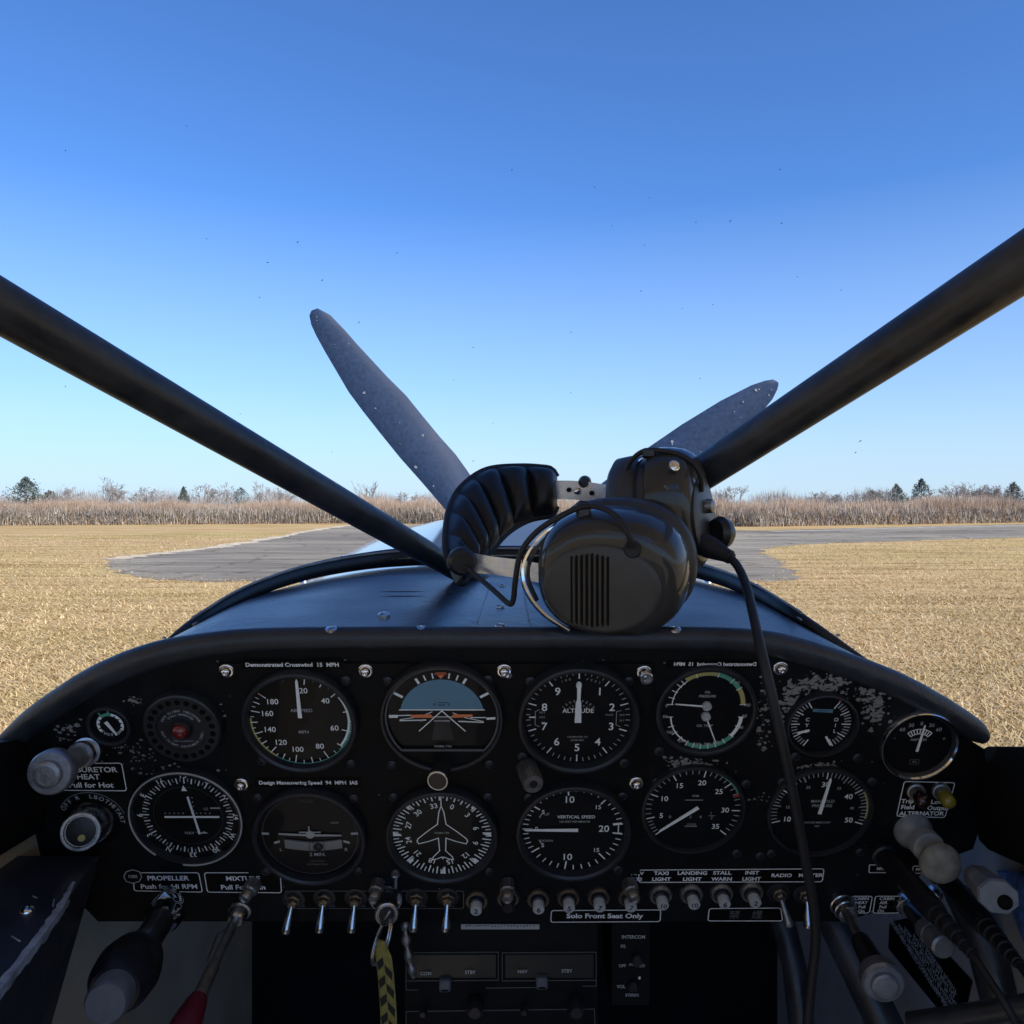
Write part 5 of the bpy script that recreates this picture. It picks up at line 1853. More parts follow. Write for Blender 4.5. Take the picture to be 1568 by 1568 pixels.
t = rod_thing("cabin_air_knob", "smaller grey and black pull knob between the two headset jack plugs", "pull knob", at=B)
D = (T - B).normalized()
rods(t, "collar", "steel", B - NRM * .001, B + NRM * .009, [(0, .0074), (.5, .0074), (.55, .0064), (1, .0058)])
rods(t, "shaft", "grip_black", B, B + (T - B) * .66, [(0, .0040), (.3, .0052), (1, .0074)])
rods(t, "knob", "grey_knob", B + (T - B) * .56, T, [(0, .0070), (.05, .0082), (.38, .0082), (.40, .0066), (.46, .0066), (.48, .0082), (.95, .0080), (1, .0065)], 28)
# primer knob
B = pp(1396, 1270); M1 = V(1424, 1300, B.y - .024); T = V(1440, 1322, B.y - .046)
t = rod_thing("primer_pump", "pale grey flared primer pump with a round speckled knob", "primer pump", at=B)
D1 = (M1 - B)
rods(t, "body", "pale_knob", B, M1, [(0, .0132), (.12, .0136), (.3, .0118), (.5, .0090), (.62, .0088), (.66, .0108), (.95, .0108), (1, .0085)], 36)
rods(t, "neck", "pale_knob", M1 - D1 * .1, T, [(0, .0052), (1, .0052)])
D = Vector((-.08, -1, -.02)).normalized()
rods(t, "round_knob", "worn_knob", T - D * .006, T + D * .006, [(0, .006), (.15, .0118), (.4, .0134), (.65, .0128), (.9, .0098), (1, .006)], 36, angle=60)
t = panel_thing("ball_stud", "small bright ball stud below the primer knob", "stud", 1426, 1360, 0)
b = MB(Matrix.Translation((0, 0, .006))); b.lathe([(.003, -.006), (.0035, -.003), (.0050, 0), (.0042, .0028), (.002, .0045), (0, .0048)], 20); b.build("ball", "steel", t, angle=60)

# headset jack plugs with ribbed strain reliefs and cords
def plug(lb, B, T, ext, cordpts):
    t = rod_thing("jack_plug", lb, "jack plug", "headset jack plugs", at=B)
    D = (T - B).normalized(); L = (T - B).length
    rods(t, "socket_ring", "bezel", B - NRM * .001, B + NRM * .004, [(0, .0092), (.8, .0092), (1, .0078)])
    rods(t, "plug_body", "grip_black", B, B + (T - B) * .62, [(0, .0064), (.15, .0074), (.9, .0080), (1, .0074)], 28)
    p = [(0, .0066)]
    for i in range(6):
        p += [(i / 6 + .02, .0068 - i * .0006), (i / 6 + .11, .0068 - i * .0006), (i / 6 + .12, .0054 - i * .0005), (i / 6 + .155, .0054 - i * .0005)]
    rods(t, "strain_relief", "black_rubber", B + (T - B) * .60, T, p + [(1, .0030)], 20)
    b = MB(); b.tube([Vector(q) - B for q in spline([tuple(T - D * .004)] + cordpts, 8)], .0023, 10); b.build("cord", "black_rubber", t, angle=60)
    return t


B = pp(1352, 1307)
plug("left one of two thick black jack plugs, ribbed end near the slanted text placard", B, V(1492, 1464, B.y - .10), 0, [tuple(V(1520, 1508, .44)), tuple(V(1548, 1552, .43)), tuple(V(1580, 1612, .43))])
B = pp(1438, 1335)
plug("right one of two thick black jack plugs, passing behind the primer knob", B, V(1562, 1478, B.y - .10), 0, [tuple(V(1590, 1520, .44)), tuple(V(1620, 1580, .43))])

# grey valve handle at the right
B = V(1494, 1340, .50); T = V(1530, 1374, .462)
t = rod_thing("valve_handle", "pale grey plastic valve handle with a round hole in its end", "handle", at=B)
D = (T - B).normalized()
M = D.to_track_quat('Z', 'Y').to_matrix().to_4x4()
L = (T - B).length
b = MB(M)
prof = [(0, .0075), (.10, .0090), (.55, .0104), (.95, .0122), (1, .0112)]
vs, fs = [], []
for z, r in prof:
    for j in range(8):
        a = math.pi / 8 + j * math.pi / 4
        vs.append((r * math.cos(a) * 1.0, r * math.sin(a) * .88, z * L))
for i in range(len(prof) - 1):
    for j in range(8):
        fs.append((i * 8 + j, i * 8 + (j + 1) % 8, i * 8 + 8 + (j + 1) % 8, i * 8 + 8 + j))
fs += [tuple(range(8)), tuple(range(32, 40))]
b.add(vs, fs); b.build("handle_body", "handle_grey", t, angle=20)
b = MB(M @ Matrix.Translation((.0030, -.0025, L))); b.lathe([(.0044, .0004), (.0040, .0008), (.0034, .0002), (0, .0001)], 20); b.build("hole", "label_black", t)

# key, ring and strap
B = pp(592, 1368, 0); T = V(592, 1400, B.y - .026)
t = rod_thing("door_key_lock", "key lock barrel with a bright collar and a key turned in it", "key switch", at=B)
rods(t, "collar", "chrome", B, B + NRM * .006, [(0, .0122), (.7, .0128), (1, .0122), (1, .0112), (.6, .0108)], 40)
rods(t, "barrel", "black_plastic", B, T, [(0, .0080), (.9, .0078), (1, .0070)], 28)
D = (T - B).normalized()
rods(t, "key_face", "steel", T - D * .002, T + D * .001, [(0, .0082), (.8, .0084), (1, .0076), (1, .0066), (.7, .0062)], 32)
rods(t, "key_slot", "bezel", T - D * .002, T + D * .0006, [(0, .006), (1, .0055)], 24)
kq = T + D * .001 - t.location
b = MB(Matrix.Translation(kq) @ D.to_track_quat('Z', 'Y').to_matrix().to_4x4() @ Matrix.Rotation(.9, 4, 'Z'))
b.box((0, 0, .0006), (.0085, .0016, .0022), bev=.0004); b.build("key_blade", "steel", t)
t = thing("key_ring", "split steel ring hanging from the key in the lower panel", "key ring", V(584, 1440, B.y - .030))
b = MB()
c0 = V(583, 1441, B.y - .030) - t.location
e1 = Vector((.35, .2, .92)).normalized(); e2 = Vector((.45, -.88, .02)).normalized()
for dr, dz in ((0, 0), (.0009, .0012)):
    b.tube([c0 + e1 * (.0155 * math.cos(a)) + e2 * ((.0085 + dr) * math.sin(a)) + Vector((dz, 0, 0)) for a in np.linspace(0, 6.2832, 40)], .0009, 8, caps=False)
b.build("ring", "steel", t, angle=60)
# woven strap: two crossing zigzag tones on one band
st = thing("key_strap", "yellow and black woven strap hanging from the key ring", "strap", V(589, 1452, B.y - .032))
cen = spline([tuple(V(583, 1440, .522)), tuple(V(588, 1470, .520)), tuple(V(592, 1510, .518)), tuple(V(595, 1560, .516)), tuple(V(597, 1640, .514))], 10)
b = MB(); w_ = .0062
side = Vector((.96, -.28, 0))
vs, fs = [], []
for i, p in enumerate(cen):
    p = Vector(p) - st.location
    tw = .5 + .5 * min(1, i / 8)
    for s, z in ((-1, 0), (-.8, .0009), (.8, .0009), (1, 0), (.8, -.0009), (-.8, -.0009)):
        vs.append(tuple(p + side * (s * w_ * tw) + Vector((0, -z, 0))))
for i in range(len(cen) - 1):
    for j in range(6):
        fs.append((i * 6 + j, i * 6 + (j + 1) % 6, i * 6 + 6 + (j + 1) % 6, i * 6 + 6 + j))
b.add(vs, fs); b.build("band", "strap_yellow", st, angle=30)
b = MB()
C3 = [Vector(p) - st.location for p in cen]
Lc = np.cumsum([0] + [(C3[i + 1] - C3[i]).length for i in range(len(C3) - 1)])


def at_len(s):
    i = int(np.clip(np.searchsorted(Lc, s) - 1, 0, len(C3) - 2))
    f = (s - Lc[i]) / (Lc[i + 1] - Lc[i])
    return C3[i].lerp(C3[i + 1], f), (C3[i + 1] - C3[i]).normalized()


s_ = .010
flip = 1
while s_ < Lc[-1] - .014:
    for fx in (-1, 1):
        o = s_ + (.005 if fx > 0 else 0)
        Q = []
        for (u_, v_) in ((.04, 0), (.92, .0045), (.80, .0098), (.04, .0052)):
            p, d = at_len(o + v_)
            Q.append(tuple(p + side * (fx * u_ * w_ * .98) + Vector((0, -.0012, 0))))
        b.add(Q, [(0, 1, 2, 3)])
    s_ += .0118
b.build("black_weave", "strap_black", st, angle=0)
t = thing("hanging_cord", "short limp grey cord hanging beside the key strap before the radio", "cord", V(622, 1425, .55))
b = MB(); b.tube([Vector(p) - t.location for p in spline([tuple(V(620, 1412, .56)), tuple(V(622, 1440, .555)), tuple(V(627, 1470, .552)), tuple(V(634, 1496, .552))], 8)], [.0028 + .0008 * math.sin(i) for i in range(25)], 8); b.build("cord_body", "dull_metal", t, angle=60)

# ================================================================== BELOW THE PANEL
def fbox(t, part, m, px0, py0, px1, py1, d, depth, bev=.001, yaw=0.0):
    """box whose front face spans two pixels at distance d"""
    a, c = V(px0, py0, d), V(px1, py1, d)
    o = (a + c) / 2 - t.location
    b = MB(); b.box((o.x, o.y + depth / 2, o.z), (abs(c.x - a.x), depth, abs(a.z - c.z)), bev=bev)
    return b.build(part, m, t, angle=30)


RD = .575
t = thing("radio_stack", "black radio with two dark display windows below the panel", "radio", V(767, 1530, RD))
fbox(t, "case", "interior_black", 618, 1408, 916, 1640, RD, .16)
for x0, x1, lb in ((624, 763, "left"), (770, 912, "right")):
    fbox(t, "display_window", "display_grey", x0 + 3, 1462, x1 - 3, 1498, RD - .0012, .003, .0004)
b = MB()


def fl(pts, w=.0006, d=RD - .0026, mb=None):
    """thin raised line on a front face"""
    q = [V(x, y, d) - t.location for x, y in pts]
    for p, r in zip(q, q[1:]):
        mb.tube([p, r], w / 2, 5)


for x0, x1 in ((622, 763), (769, 913)):
    fl([(x0, 1459), (x1, 1458), (x1, 1501), (x0, 1502), (x0, 1459)], mb=b)
fl([(622, 1502), (622, 1516), (640, 1516)], mb=b); fl([(744, 1513), (832, 1512)], mb=b); fl([(913, 1501), (913, 1510), (892, 1510)], mb=b)
fl([(622, 1568), (622, 1549), (910, 1545), (911, 1568)], mb=b)
b.build("face_line", "mark_faint", t, angle=0)
b = MB()
for s_, x, y in (("COM", 652, 1491), ("STBY", 720, 1489), ("NAV", 800, 1488), ("STBY", 868, 1487)):
    p = V(x, y, RD - .003) - t.location
    b.M = Matrix.Translation(p) @ Matrix.Rotation(rad(90), 4, 'X')
    b.text(s_, 0, 0, .0036, 0, bold=.02)
b.build("lettering", "mark_dim", t, angle=0)
for x, y in ((681, 1512), (830, 1508)):
    fbox(t, "push_button", "grip_cap", x - 9, y - 9, x + 9, y + 9, RD - .006, .007, .0012)
    b = MB(); p = V(x, y + 5, RD - .0063) - t.location; b.box((p.x, p.y, p.z), (.0052, .0004, .0012)); b.build("button_arrow", "label_black", t, angle=0)
for x, y in ((728, 1536), (881, 1536)):
    for dd, r, L_ in ((0, .0062, .010), (.010, .0046, .008)):
        A = V(x, y + dd * 500, RD - .002 - dd); 
        rods(t, "tuning_knob", "bezel", A, A + Vector((0, -L_, 0)), [(0, r), (.15, r * 1.05), (.8, r), (1, r * .85), (1, r * .7)], 24)
for x, y in ((649, 1544), (802, 1541)):
    A = V(x, y, RD - .001)
    rods(t, "volume_knob", "bezel", A, A + Vector((0, -.008, 0)), [(0, .0026), (.8, .0028), (1, .002)], 16)
t2 = thing("intercom_panel", "narrow black intercom plate with small white lettering right of the radio", "intercom", V(967, 1482, .585))
t = t2
fbox(t, "plate", "interior_black", 936, 1408, 996, 1540, .585, .06)
b = MB()
for s_, x, y, z in (("INTERCOM", 970, 1435, .0036), ("SQ", 954, 1449, .003), ("OFF", 953, 1479, .0032), ("ISO", 983, 1479, .0032), ("ALL", 968, 1477, .003), ("VOL", 951, 1511, .0034), ("STEREO", 968, 1524, .0030)):
    b.M = Matrix.Translation(V(x, y, .5838) - t.location) @ Matrix.Rotation(rad(90), 4, 'X')
    b.text(s_, 0, 0, z, 0, bold=.02)
b.build("lettering", "mark_dim", t, angle=0)
A = V(974, 1466, .5848)
rods(t, "squelch_knob", "bezel", A, A + Vector((0, -.007, 0)), [(0, .0040), (.8, .0042), (1, .003)], 18)
A = V(968, 1506, .5848)
rods(t, "volume_knob", "bezel", A, A + Vector((0, -.006, 0)), [(0, .0036), (.8, .0038), (1, .003)], 18)
A = V(979, 1497, .5848)
rods(t, "status_light", "mark", A, A + Vector((0, -.001, 0)), [(0, .0011), (1, .0008)], 10)

# left throttle console with a worn edge
t = thing("throttle_console", "dark blue painted side console with a paint worn inner edge at the lower left", "console", V(60, 1400, .45))
zc = -.246
TOPP = [(-.42, .10), (-.225, .10), (-.246, .30), (-.262, .40), (-.2735, .46), (-.284, .505), (-.2875, .528), (-.42, .53)]
b = MB()
n = len(TOPP)
BOT = [(-.42, .10), (-.30, .10), (-.31, .30), (-.325, .40), (-.33, .46), (-.338, .505), (-.345, .528), (-.42, .53)]
b.add([(x, y, zc) for x, y in TOPP] + [(x, y, zc - .20) for x, y in BOT], [tuple(range(n)), tuple(range(2 * n - 1, n - 1, -1))] + [(i, n + i, n + (i + 1) % n, (i + 1) % n) for i in range(n)])
b.v = [tuple(Vector(p) - t.location) for p in b.v]
b.build("console_body", "console_blue", t, angle=20)
b = MB()
E = spline([(-.205, .02), (-.225, .10), (-.246, .30), (-.262, .40), (-.2735, .46), (-.284, .492)], 14)
vs, fs = [], []
for i, p in enumerate(E):
    w1 = .0030 + .0016 * random.random() - .003 * max(0, (i / len(E) - .8) * 4)
    w2 = .0035 + .0030 * random.random()
    for dx, dz in ((-max(w1, .0006), .0006), (.0004, .0004), (.0006 - w2 * .12, -w2)):
        vs.append(tuple(Vector((p[0] + dx, p[1], zc + dz)) - t.location))
for i in range(len(E) - 1):
    for j in range(2):
        fs.append((i * 3 + j, i * 3 + j + 1, i * 3 + 4 + j, i * 3 + 3 + j))
b.add(vs, fs); b.build("worn_edge", "worn_edge", t, angle=20)
for p in (Vector((-.2925, .457, zc)),):
    b = MB(Matrix.Translation(p - t.location)); b.lathe([(.0042, 0), (.0042, .001), (.003, .0022), (.0012, .0026), (0, .0016)], 18); b.build("screw", "chrome", t, angle=50)
b = MB()
for (x0, y0, x1, y1) in ((-.284, .470, -.280, .462), (-.284, .43, -.276, .425), (-.300, .474, -.296, .472)):
    b.tube([Vector((x0, y0, zc + .0004)) - t.location, Vector((x1, y1, zc + .0004)) - t.location], .0004, 5)
b.build("scratch", "worn_edge", t, angle=0)

# side walls of the cockpit
def side_wall(name, label, s, pts, thick, m):
    """pts (y, z) outline; wall at |x| from .36 outwards"""
    b = MB(Matrix(((0, 0, s, 0), (1, 0, 0, 0), (0, 1, 0, 0), (0, 0, 0, 1))))
    b.prism(pts, .345 if s < 0 else .352, .345 + thick)
    return tag(b.build(name, m, angle=20), label, "wall", kind='structure')


side_wall("cockpit_wall_left", "dark left cockpit side wall below the window", -1, [(-1.0, -.78), (1.03, -.78), (1.03, -.22), (.56, -.215), (.50, -.168), (.40, -.16), (.1, -.20), (-.1, -.30), (-1.0, -.30)], .03, "interior_beige")
side_wall("cockpit_wall_right", "grey right cockpit side wall below the window", 1, [(-1.0, -.78), (1.03, -.78), (1.03, -.22), (.56, -.215), (.50, -.168), (.40, -.13), (.1, -.12), (-.1, -.30), (-1.0, -.30)], .03, "interior_grey")
t = thing("door_sill_pad", "black padded door sill rising beside the right end of the panel", "sill pad", (.33, .4, -.16))
b = MB()
q = []
sec = lambda y, z0, z1, x0: [(x0, y, z0), (x0 - .006, y, (z0 + z1) / 2), (x0, y, z1), (.36, y, z1 - .008), (.40, y, z1), (.40, y, z0)]
rows = [sec(.545, -.178, -.242, .336), sec(.53, -.170, -.242, .333), sec(.46, -.148, -.222, .316), (sec(.40, -.128, -.20, .306)), sec(.2, -.06, -.13, .30), sec(-.2, -.03, -.12, .30)]
vs = [p for r in rows for p in r]
fs = []
for i in range(len(rows) - 1):
    for j in range(6):
        fs.append((i * 6 + j, i * 6 + (j + 1) % 6, i * 6 + 6 + (j + 1) % 6, i * 6 + 6 + j))
fs += [tuple(range(6)), tuple(range(30, 36))]
b.add([tuple(Vector(p) - t.location) for p in vs], fs)
b.build("pad", "interior_black", t, angle=40)
t = thing("left_sill_pad", "black padded sill at the left end of the panel above the console", "sill pad", (-.35, .4, -.2))
b = MB()
rows = [[(-.336, .55, -.168), (-.330, .55, -.21), (-.338, .55, -.235), (-.40, .55, -.235), (-.40, .55, -.168)], [(-.340, .49, -.156), (-.330, .49, -.20), (-.338, .49, -.232), (-.40, .49, -.232), (-.40, .49, -.156)],
        [(-.33, .2, -.13), (-.32, .2, -.17), (-.33, .2, -.20), (-.40, .2, -.2), (-.40, .2, -.13)], [(-.33, -.2, -.13), (-.32, -.2, -.17), (-.33, -.2, -.20), (-.40, -.2, -.2), (-.40, -.2, -.13)]]
vs = [p for r in rows for p in r]
fs = []
for i in range(len(rows) - 1):
    for j in range(5):
        fs.append((i * 5 + j, i * 5 + (j + 1) % 5, i * 5 + 5 + (j + 1) % 5, i * 5 + 5 + j))
fs += [tuple(range(5)), tuple(range(15, 20))]
b.add([tuple(Vector(p) - t.location) for p in vs], fs)
b.build("pad", "interior_black", t, angle=40)

# steel frame tubes of the footwell
def ftube(label, pts, r, m="interior_black", name="frame_tube"):
    t = thing(name, label, "frame tube", pts[0], group="frame tubes of the footwell")
    b = MB(); b.tube([Vector(p) - Vector(pts[0]) for p in pts], r, 18); b.build("tube", m, t, angle=60)
    return t


ftube("black diagonal frame tube behind the cabin heat knob", [V(1262, 1380, .62), V(1292, 1440, .60), V(1408, 1680, .56)], .0135, "strut_paint")
ftube("black diagonal frame tube at the lower right behind the right jack plug", [V(1470, 1360, .56), V(1506, 1440, .545), V(1560, 1640, .52)], .0125, "strut_paint")
ftube("dark cross tube along the lower right edge of the picture", [V(1395, 1566, .50), V(1470, 1556, .48), V(1600, 1536, .45)], .0065, "strut_paint")
ftube("dim black frame tube in the footwell left of the headset cord", [V(1196, 1400, .70), V(1216, 1480, .68), V(1236, 1640, .66)], .011, "strut_paint")

# fuel placard on the right wall
def wall_pt(px, py, x=.351):
    r = Vector(((px - CX) / FPX, 1.0, (HY - py) / FPX))
    return r * (x / r.x)


cn = [wall_pt(x, y) for x, y in ((1362, 1412), (1398, 1404), (1488, 1502), (1476, 1556), (1450, 1562), (1360, 1452))]
t = thing("instruction_placard", "black slanted placard with lines of small white text on the right wall", "placard", cn[0])
b = MB(); k = len(cn)
b.add([tuple(p - cn[0]) for p in cn] + [tuple(p - cn[0] + Vector((.0008, 0, 0))) for p in cn], [tuple(range(k)), tuple(range(2 * k - 1, k - 1, -1))] + [(i, (i + 1) % k, k + (i + 1) % k, k + i) for i in range(k)])
b.build("plate", "label_black", t, angle=10)
b = MB()
u0, u1, v1 = wall_pt(1366, 1416, .3504), wall_pt(1454, 1552, .3504), wall_pt(1400, 1412, .3504)
for ln, (s_, f0) in enumerate((("OPERATIONS ARE LIMITED TO NORMAL AND UTILITY", .04), ("CATEGORY  NO ACROBATIC MANEUVERS", .12), ("SPINS PROHIBITED WITH BAGGAGE", .30), ("FUEL ON  BOTH TANKS  36 GAL", .46), ("ENTRY SPEED 94 MPH IAS", .62), ("NO INVERTED FLIGHT", .78))):
    e = (u1 - u0)
    p = u0 + e * .48 + (v1 - u0) * f0
    ang = math.atan2(e.z, e.y)
    b.M = Matrix.Translation(p - cn[0]) @ Matrix.Rotation(ang, 4, 'X') @ Matrix(((0, 0, -1, 0), (1, 0, 0, 0), (0, 1, 0, 0), (0, 0, 0, 1)))
    b.text(s_, 0, 0, .0056, 0, bold=.02)
b.build("lettering", "mark_dim", t, angle=0)
# blue cloth
t = thing("blue_cloth", "crumpled bright blue cloth at the right edge behind the valve handle", "cloth", V(1560, 1390, .45))
b = MB(); n = 14
vs, fs = [], []
cl = [(1528, 1338), (1600, 1330), (1600, 1470), (1566, 1440)]
for i in range(n + 1):
    for j in range(n + 1):
        u_, v_ = i / n, j / n
        a = (Vector(cl[0]).lerp(Vector(cl[1]), u_)).lerp(Vector(cl[3]).lerp(Vector(cl[2]), u_), v_)
        p = V(a.x, a.y, .535 - .04 * u_ - .02 * v_ + .004 * math.sin(u_ * 7 + v_ * 5) + .002 * math.sin(v_ * 17 + u_ * 3))
        vs.append(tuple(p - t.location))
for i in range(n):
    for j in range(n):
        fs.append((i * (n + 1) + j, i * (n + 1) + j + 1, (i + 1) * (n + 1) + j + 1, (i + 1) * (n + 1) + j))
b.add(vs, fs); o = b.build("fabric", "blue_cloth", t, angle=60)
md = o.modifiers.new("thickness", 'SOLIDIFY'); md.thickness = .003

# ================================================================== HEADSET
hs = thing("headset", "black aviation headset with padded headband lying on the glareshield", "headset", V(900, 880, .56))
HO = hs.location.copy()


def cup(center, axis, up, rx, ry, prof_shell, prof_cush, plate=False):
    axis = axis.normalized()
    xx = up.cross(axis).normalized()
    yy = axis.cross(xx)
    M = Matrix.Translation(center - HO) @ Matrix((xx, yy, axis)).transposed().to_4x4()
    b = MB(M); b.lathe(prof_shell, 56, sx=rx, sy=ry, pw=2.5)
    sh = b.build("ear_cup", "cup_shell", hs, angle=50)
    b = MB(M); b.lathe(prof_cush, 56, sx=rx, sy=ry, pw=2.25)
    b.build("cushion", "cushion", sh, angle=60)
    return M, sh


SH = [(.90, -.004), (1.0, -.002), (1.02, .004), (1.0, .014), (.955, .024), (.88, .031), (.79, .0350), (.66, .0366), (.45, .0372), (0, .0374)]
CU = [(.70, -.004), (.96, -.004), (.985, -.008), (.93, -.011), (1.04, -.014), (1.08, -.020), (1.06, -.029), (.93, -.033), (.75, -.034), (.60, -.029), (.58, -.006), (0, -.005)]
# near cup faces the camera
nc = V(941, 869, .508)
na = Vector((-.27, -.95, -.12))
M, near = cup(nc, na, Vector((.02, 0, 1)), .0485, .0408, [(r, z * .86 + .005) for r, z in SH], [(r * 1.02, z) for r, z in CU])
b = MB(M @ Matrix.Translation((-.003, -.006, .0366)))
b.lathe([(.034, -.001), (.0345, .0006), (.0335, .0016), (.031, .0022), (0, .0023)], 48, sx=1.08, sy=.82)
b.build("face_plate", "cup_plate", near, angle=40)
b = MB(M @ Matrix.Translation((-.010, -.006, .0366 + .0022)))
for i in range(8):
    x = (i - 3.5) * .0033
    b.box((x, -.001, .00025), (.0012, .0475 - abs(i - 4) * .0012, .0005))
b.build("vent_slot", "label_black", near, angle=0)
b = MB(M @ Matrix.Translation((-.010, -.006, .0366 + .0024)))
for i in range(7):
    x = (i - 3) * .0033
    b.box((x, -.001, .0005), (.0019, .0455 - abs(i - 3) * .0012, .0013), bev=.0004)
b.build("vent_rib", "cup_shell", near, angle=30)
b = MB(M @ Matrix.Translation((.0165, .0200, .0378)))
b.lathe([(.0052, -.004), (.0054, .0015), (.0046, .0026), (.003, .002), (0, .002)], 24); b.build("cord_grommet", "black_rubber", near, angle=40)
b = MB(M @ Matrix.Translation((.002, .034, .0205)) @ Matrix.Rotation(-.5, 4, 'X'))
b.box((0, 0, 0), (.020, .008, .004), bev=.0015); b.build("pivot_block", "cup_shell", near, angle=30)
# far cup faces right
fc = V(1016, 784, .575)
fa = Vector((.87, -.48, .08))
M2, far = cup(fc, fa, Vector((-.16, .0, 1)), .0360, .0480, [(r, z * .82) for r, z in SH], [(r * .87, z * 1.05) for r, z in CU])
b = MB(M2 @ Matrix.Translation((.0, -.006, .0298))); b.lathe([(.030, -.001), (.0305, .0010), (.028, .0022), (0, .0024)], 40, sx=.95, sy=1.0); b.build("face_plate", "cup_plate", far, angle=40)
A = V(1094, 816, .560); Bq = V(1117, 816, .566)
rods(hs, "boom_knob", "black_plastic", A, Bq, [(0, .010), (.35, .0125), (.7, .0110), (1, .007)], 24, parent=far)
bpy.data.objects[far.children[-1].name]
A = V(1082, 775, .560)
rods(hs, "boom_mount", "dull_metal", A, A + Vector((.005, -.003, 0)), [(0, .0055), (.8, .005), (1, .003)], 16, parent=far)

# headband: padded loop with spring bands to both cups
TE = [(690, 862, .580), (684, 838, .592), (684, 808, .612), (690, 774, .640), (708, 742, .668), (746, 717, .690), (800, 712, .700), (853, 716, .700)]
BE = [(706, 895, .566), (714, 888, .575), (724, 876, .590), (738, 860, .608), (756, 840, .632), (780, 814, .660), (812, 796, .682), (853, 789, .692)]
te = [Vector(p) for p in spline([tuple(V(*p)) for p in TE], 20)]
be = [Vector(p) for p in spline([tuple(V(*p)) for p in BE], 20)]
cs = [(p + q_) / 2 for p, q_ in zip(te, be)]
n = len(cs)
Ls = np.cumsum([0] + [(cs[i + 1] - cs[i]).length for i in range(n - 1)])
Ls /= Ls[-1]
ctr = sum(cs, Vector()) / n + Vector((.05, -.03, 0))
b = MB(); vs, fs = [], []
K = 26
for i in range(n):
    T_ = (cs[min(i + 1, n - 1)] - cs[max(i - 1, 0)]).normalized()
    wdir = (te[i] - be[i]).normalized()
    nd = T_.cross(wdir).normalized()
    if nd.dot(ctr - cs[i]) < 0:
        nd = -nd
    endf = min(1, min(Ls[i], 1 - Ls[i]) / .035) ** .5
    lob = abs(math.sin(math.pi * 7 * Ls[i])) ** .5
    hw = (te[i] - be[i]).length / 2 * (.66 + .34 * endf)
    inn = (.0012 + .013 * lob) * (.35 + .65 * endf)
    out = .0050
    for k in range(K):
        a = 2 * math.pi * k / K
        c, s = math.cos(a), math.sin(a)
        wv = math.copysign(abs(s) ** .42, s) * hw
        nv = math.copysign(abs(c) ** .75, c) * (inn if c > 0 else out)
        if c > 0:
            nv = .0012 * nv / inn + nv * (1 - .88 * min(1, abs(wv) / hw / .93) ** 6)
        vs.append(tuple(cs[i] + wdir * wv + nd * nv - HO))
for i in range(n - 1):
    for k in range(K):
        fs.append((i * K + k, i * K + (k + 1) % K, (i + 1) * K + (k + 1) % K, (i + 1) * K + k))
fs += [tuple(range(K)), tuple(range((n - 1) * K, n * K))]
b.add(vs, fs)
pad = b.build("headband_pad", "pad_fabric", hs, angle=55)
# piped edge round the pad
b = MB()
for sg in (-1, 1):
    pts = []
    for i in range(0, n, 2):
        T_ = (cs[min(i + 1, n - 1)] - cs[max(i - 1, 0)]).normalized()
        wdir = (te[i] - be[i]).normalized()
        nd = T_.cross(wdir).normalized()
        if nd.dot(ctr - cs[i]) < 0: nd = -nd
        endf = min(1, min(Ls[i], 1 - Ls[i]) / .035) ** .5
        pts.append(cs[i] + wdir * sg * ((te[i] - be[i]).length / 2 * (.66 + .34 * endf) - .0008) - nd * .0015 - HO)
    b.tube(pts, .0030, 8)
b.build("edge_piping", "pad_edge", pad, angle=60)


def strip(part, pts, w, th, m, wd, parent=None, angle=35):
    """flat spring strip: pts, half width w along wd"""
    P = [Vector(p) for p in spline([tuple(p) for p in pts], 8)]
    b = MB(); vs, fs = [], []
    for i, p in enumerate(P):
        T_ = (P[min(i + 1, len(P) - 1)] - P[max(i - 1, 0)]).normalized()
        d = (wd - T_ * T_.dot(wd)).normalized()
        nn = T_.cross(d)
        for a, c in ((-1, -1), (1, -1), (1, 1), (-1, 1)):
            vs.append(tuple(p + d * w * a + nn * th * c - HO))
    for i in range(len(P) - 1):
        for k in range(4):
            fs.append((i * 4 + k, i * 4 + (k + 1) % 4, i * 4 + 4 + (k + 1) % 4, i * 4 + 4 + k))
    fs += [(0, 1, 2, 3), tuple(range(len(vs) - 4, len(vs)))]
    b.add(vs, fs)
    return b.build(part, m, parent or hs, angle=angle)


UP = Vector((0, 0, 1))
strip("spring_band", [V(704, 850, .568), V(730, 856, .556), V(760, 861, .545), (V(800, 866, .535)), V(828, 872, .53)], .0038, .0006, "band_steel", UP)
strip("spring_band", [V(722, 870, .557), V(760, 874, .544), V(800, 880, .534), V(826, 886, .529)], .0030, .0006, "band_steel", UP)
strip("spring_band", [V(846, 750, .692), V(885, 751, .680), V(925, 757, .660), V(962, 766, .635)], .0085, .0007, "band_steel", UP)
for x, y, d in ((884, 752, .6785), ):
    A = V(x, y, d)
    rods(hs, "band_screw", "chrome", A, A + Vector((0, -.003, 0)), [(0, .0034), (.6, .0030), (1, .001)], 16)
for x, y, d in ((871, 750, .683), (906, 755, .668)):
    A = V(x, y, d)
    rods(hs, "band_slot", "label_black", A + Vector((0, .0005, 0)), A + Vector((.0, -.0012, 0)), [(0, .0022), (1, .0020)], 12)
A = V(896, 739, .674)
rods(hs, "adjuster_knob", "black_plastic", A + Vector((0, .012, 0)), A + Vector((0, -.002, .001)), [(0, .0055), (.7, .0058), (1, .004)], 20)
A = V(706, 858, .556)
rods(hs, "adjuster_knob", "black_plastic", A, A + Vector((.002, -.008, -.001)), [(0, .0105), (.6, .0105), (1, .008)], 24)
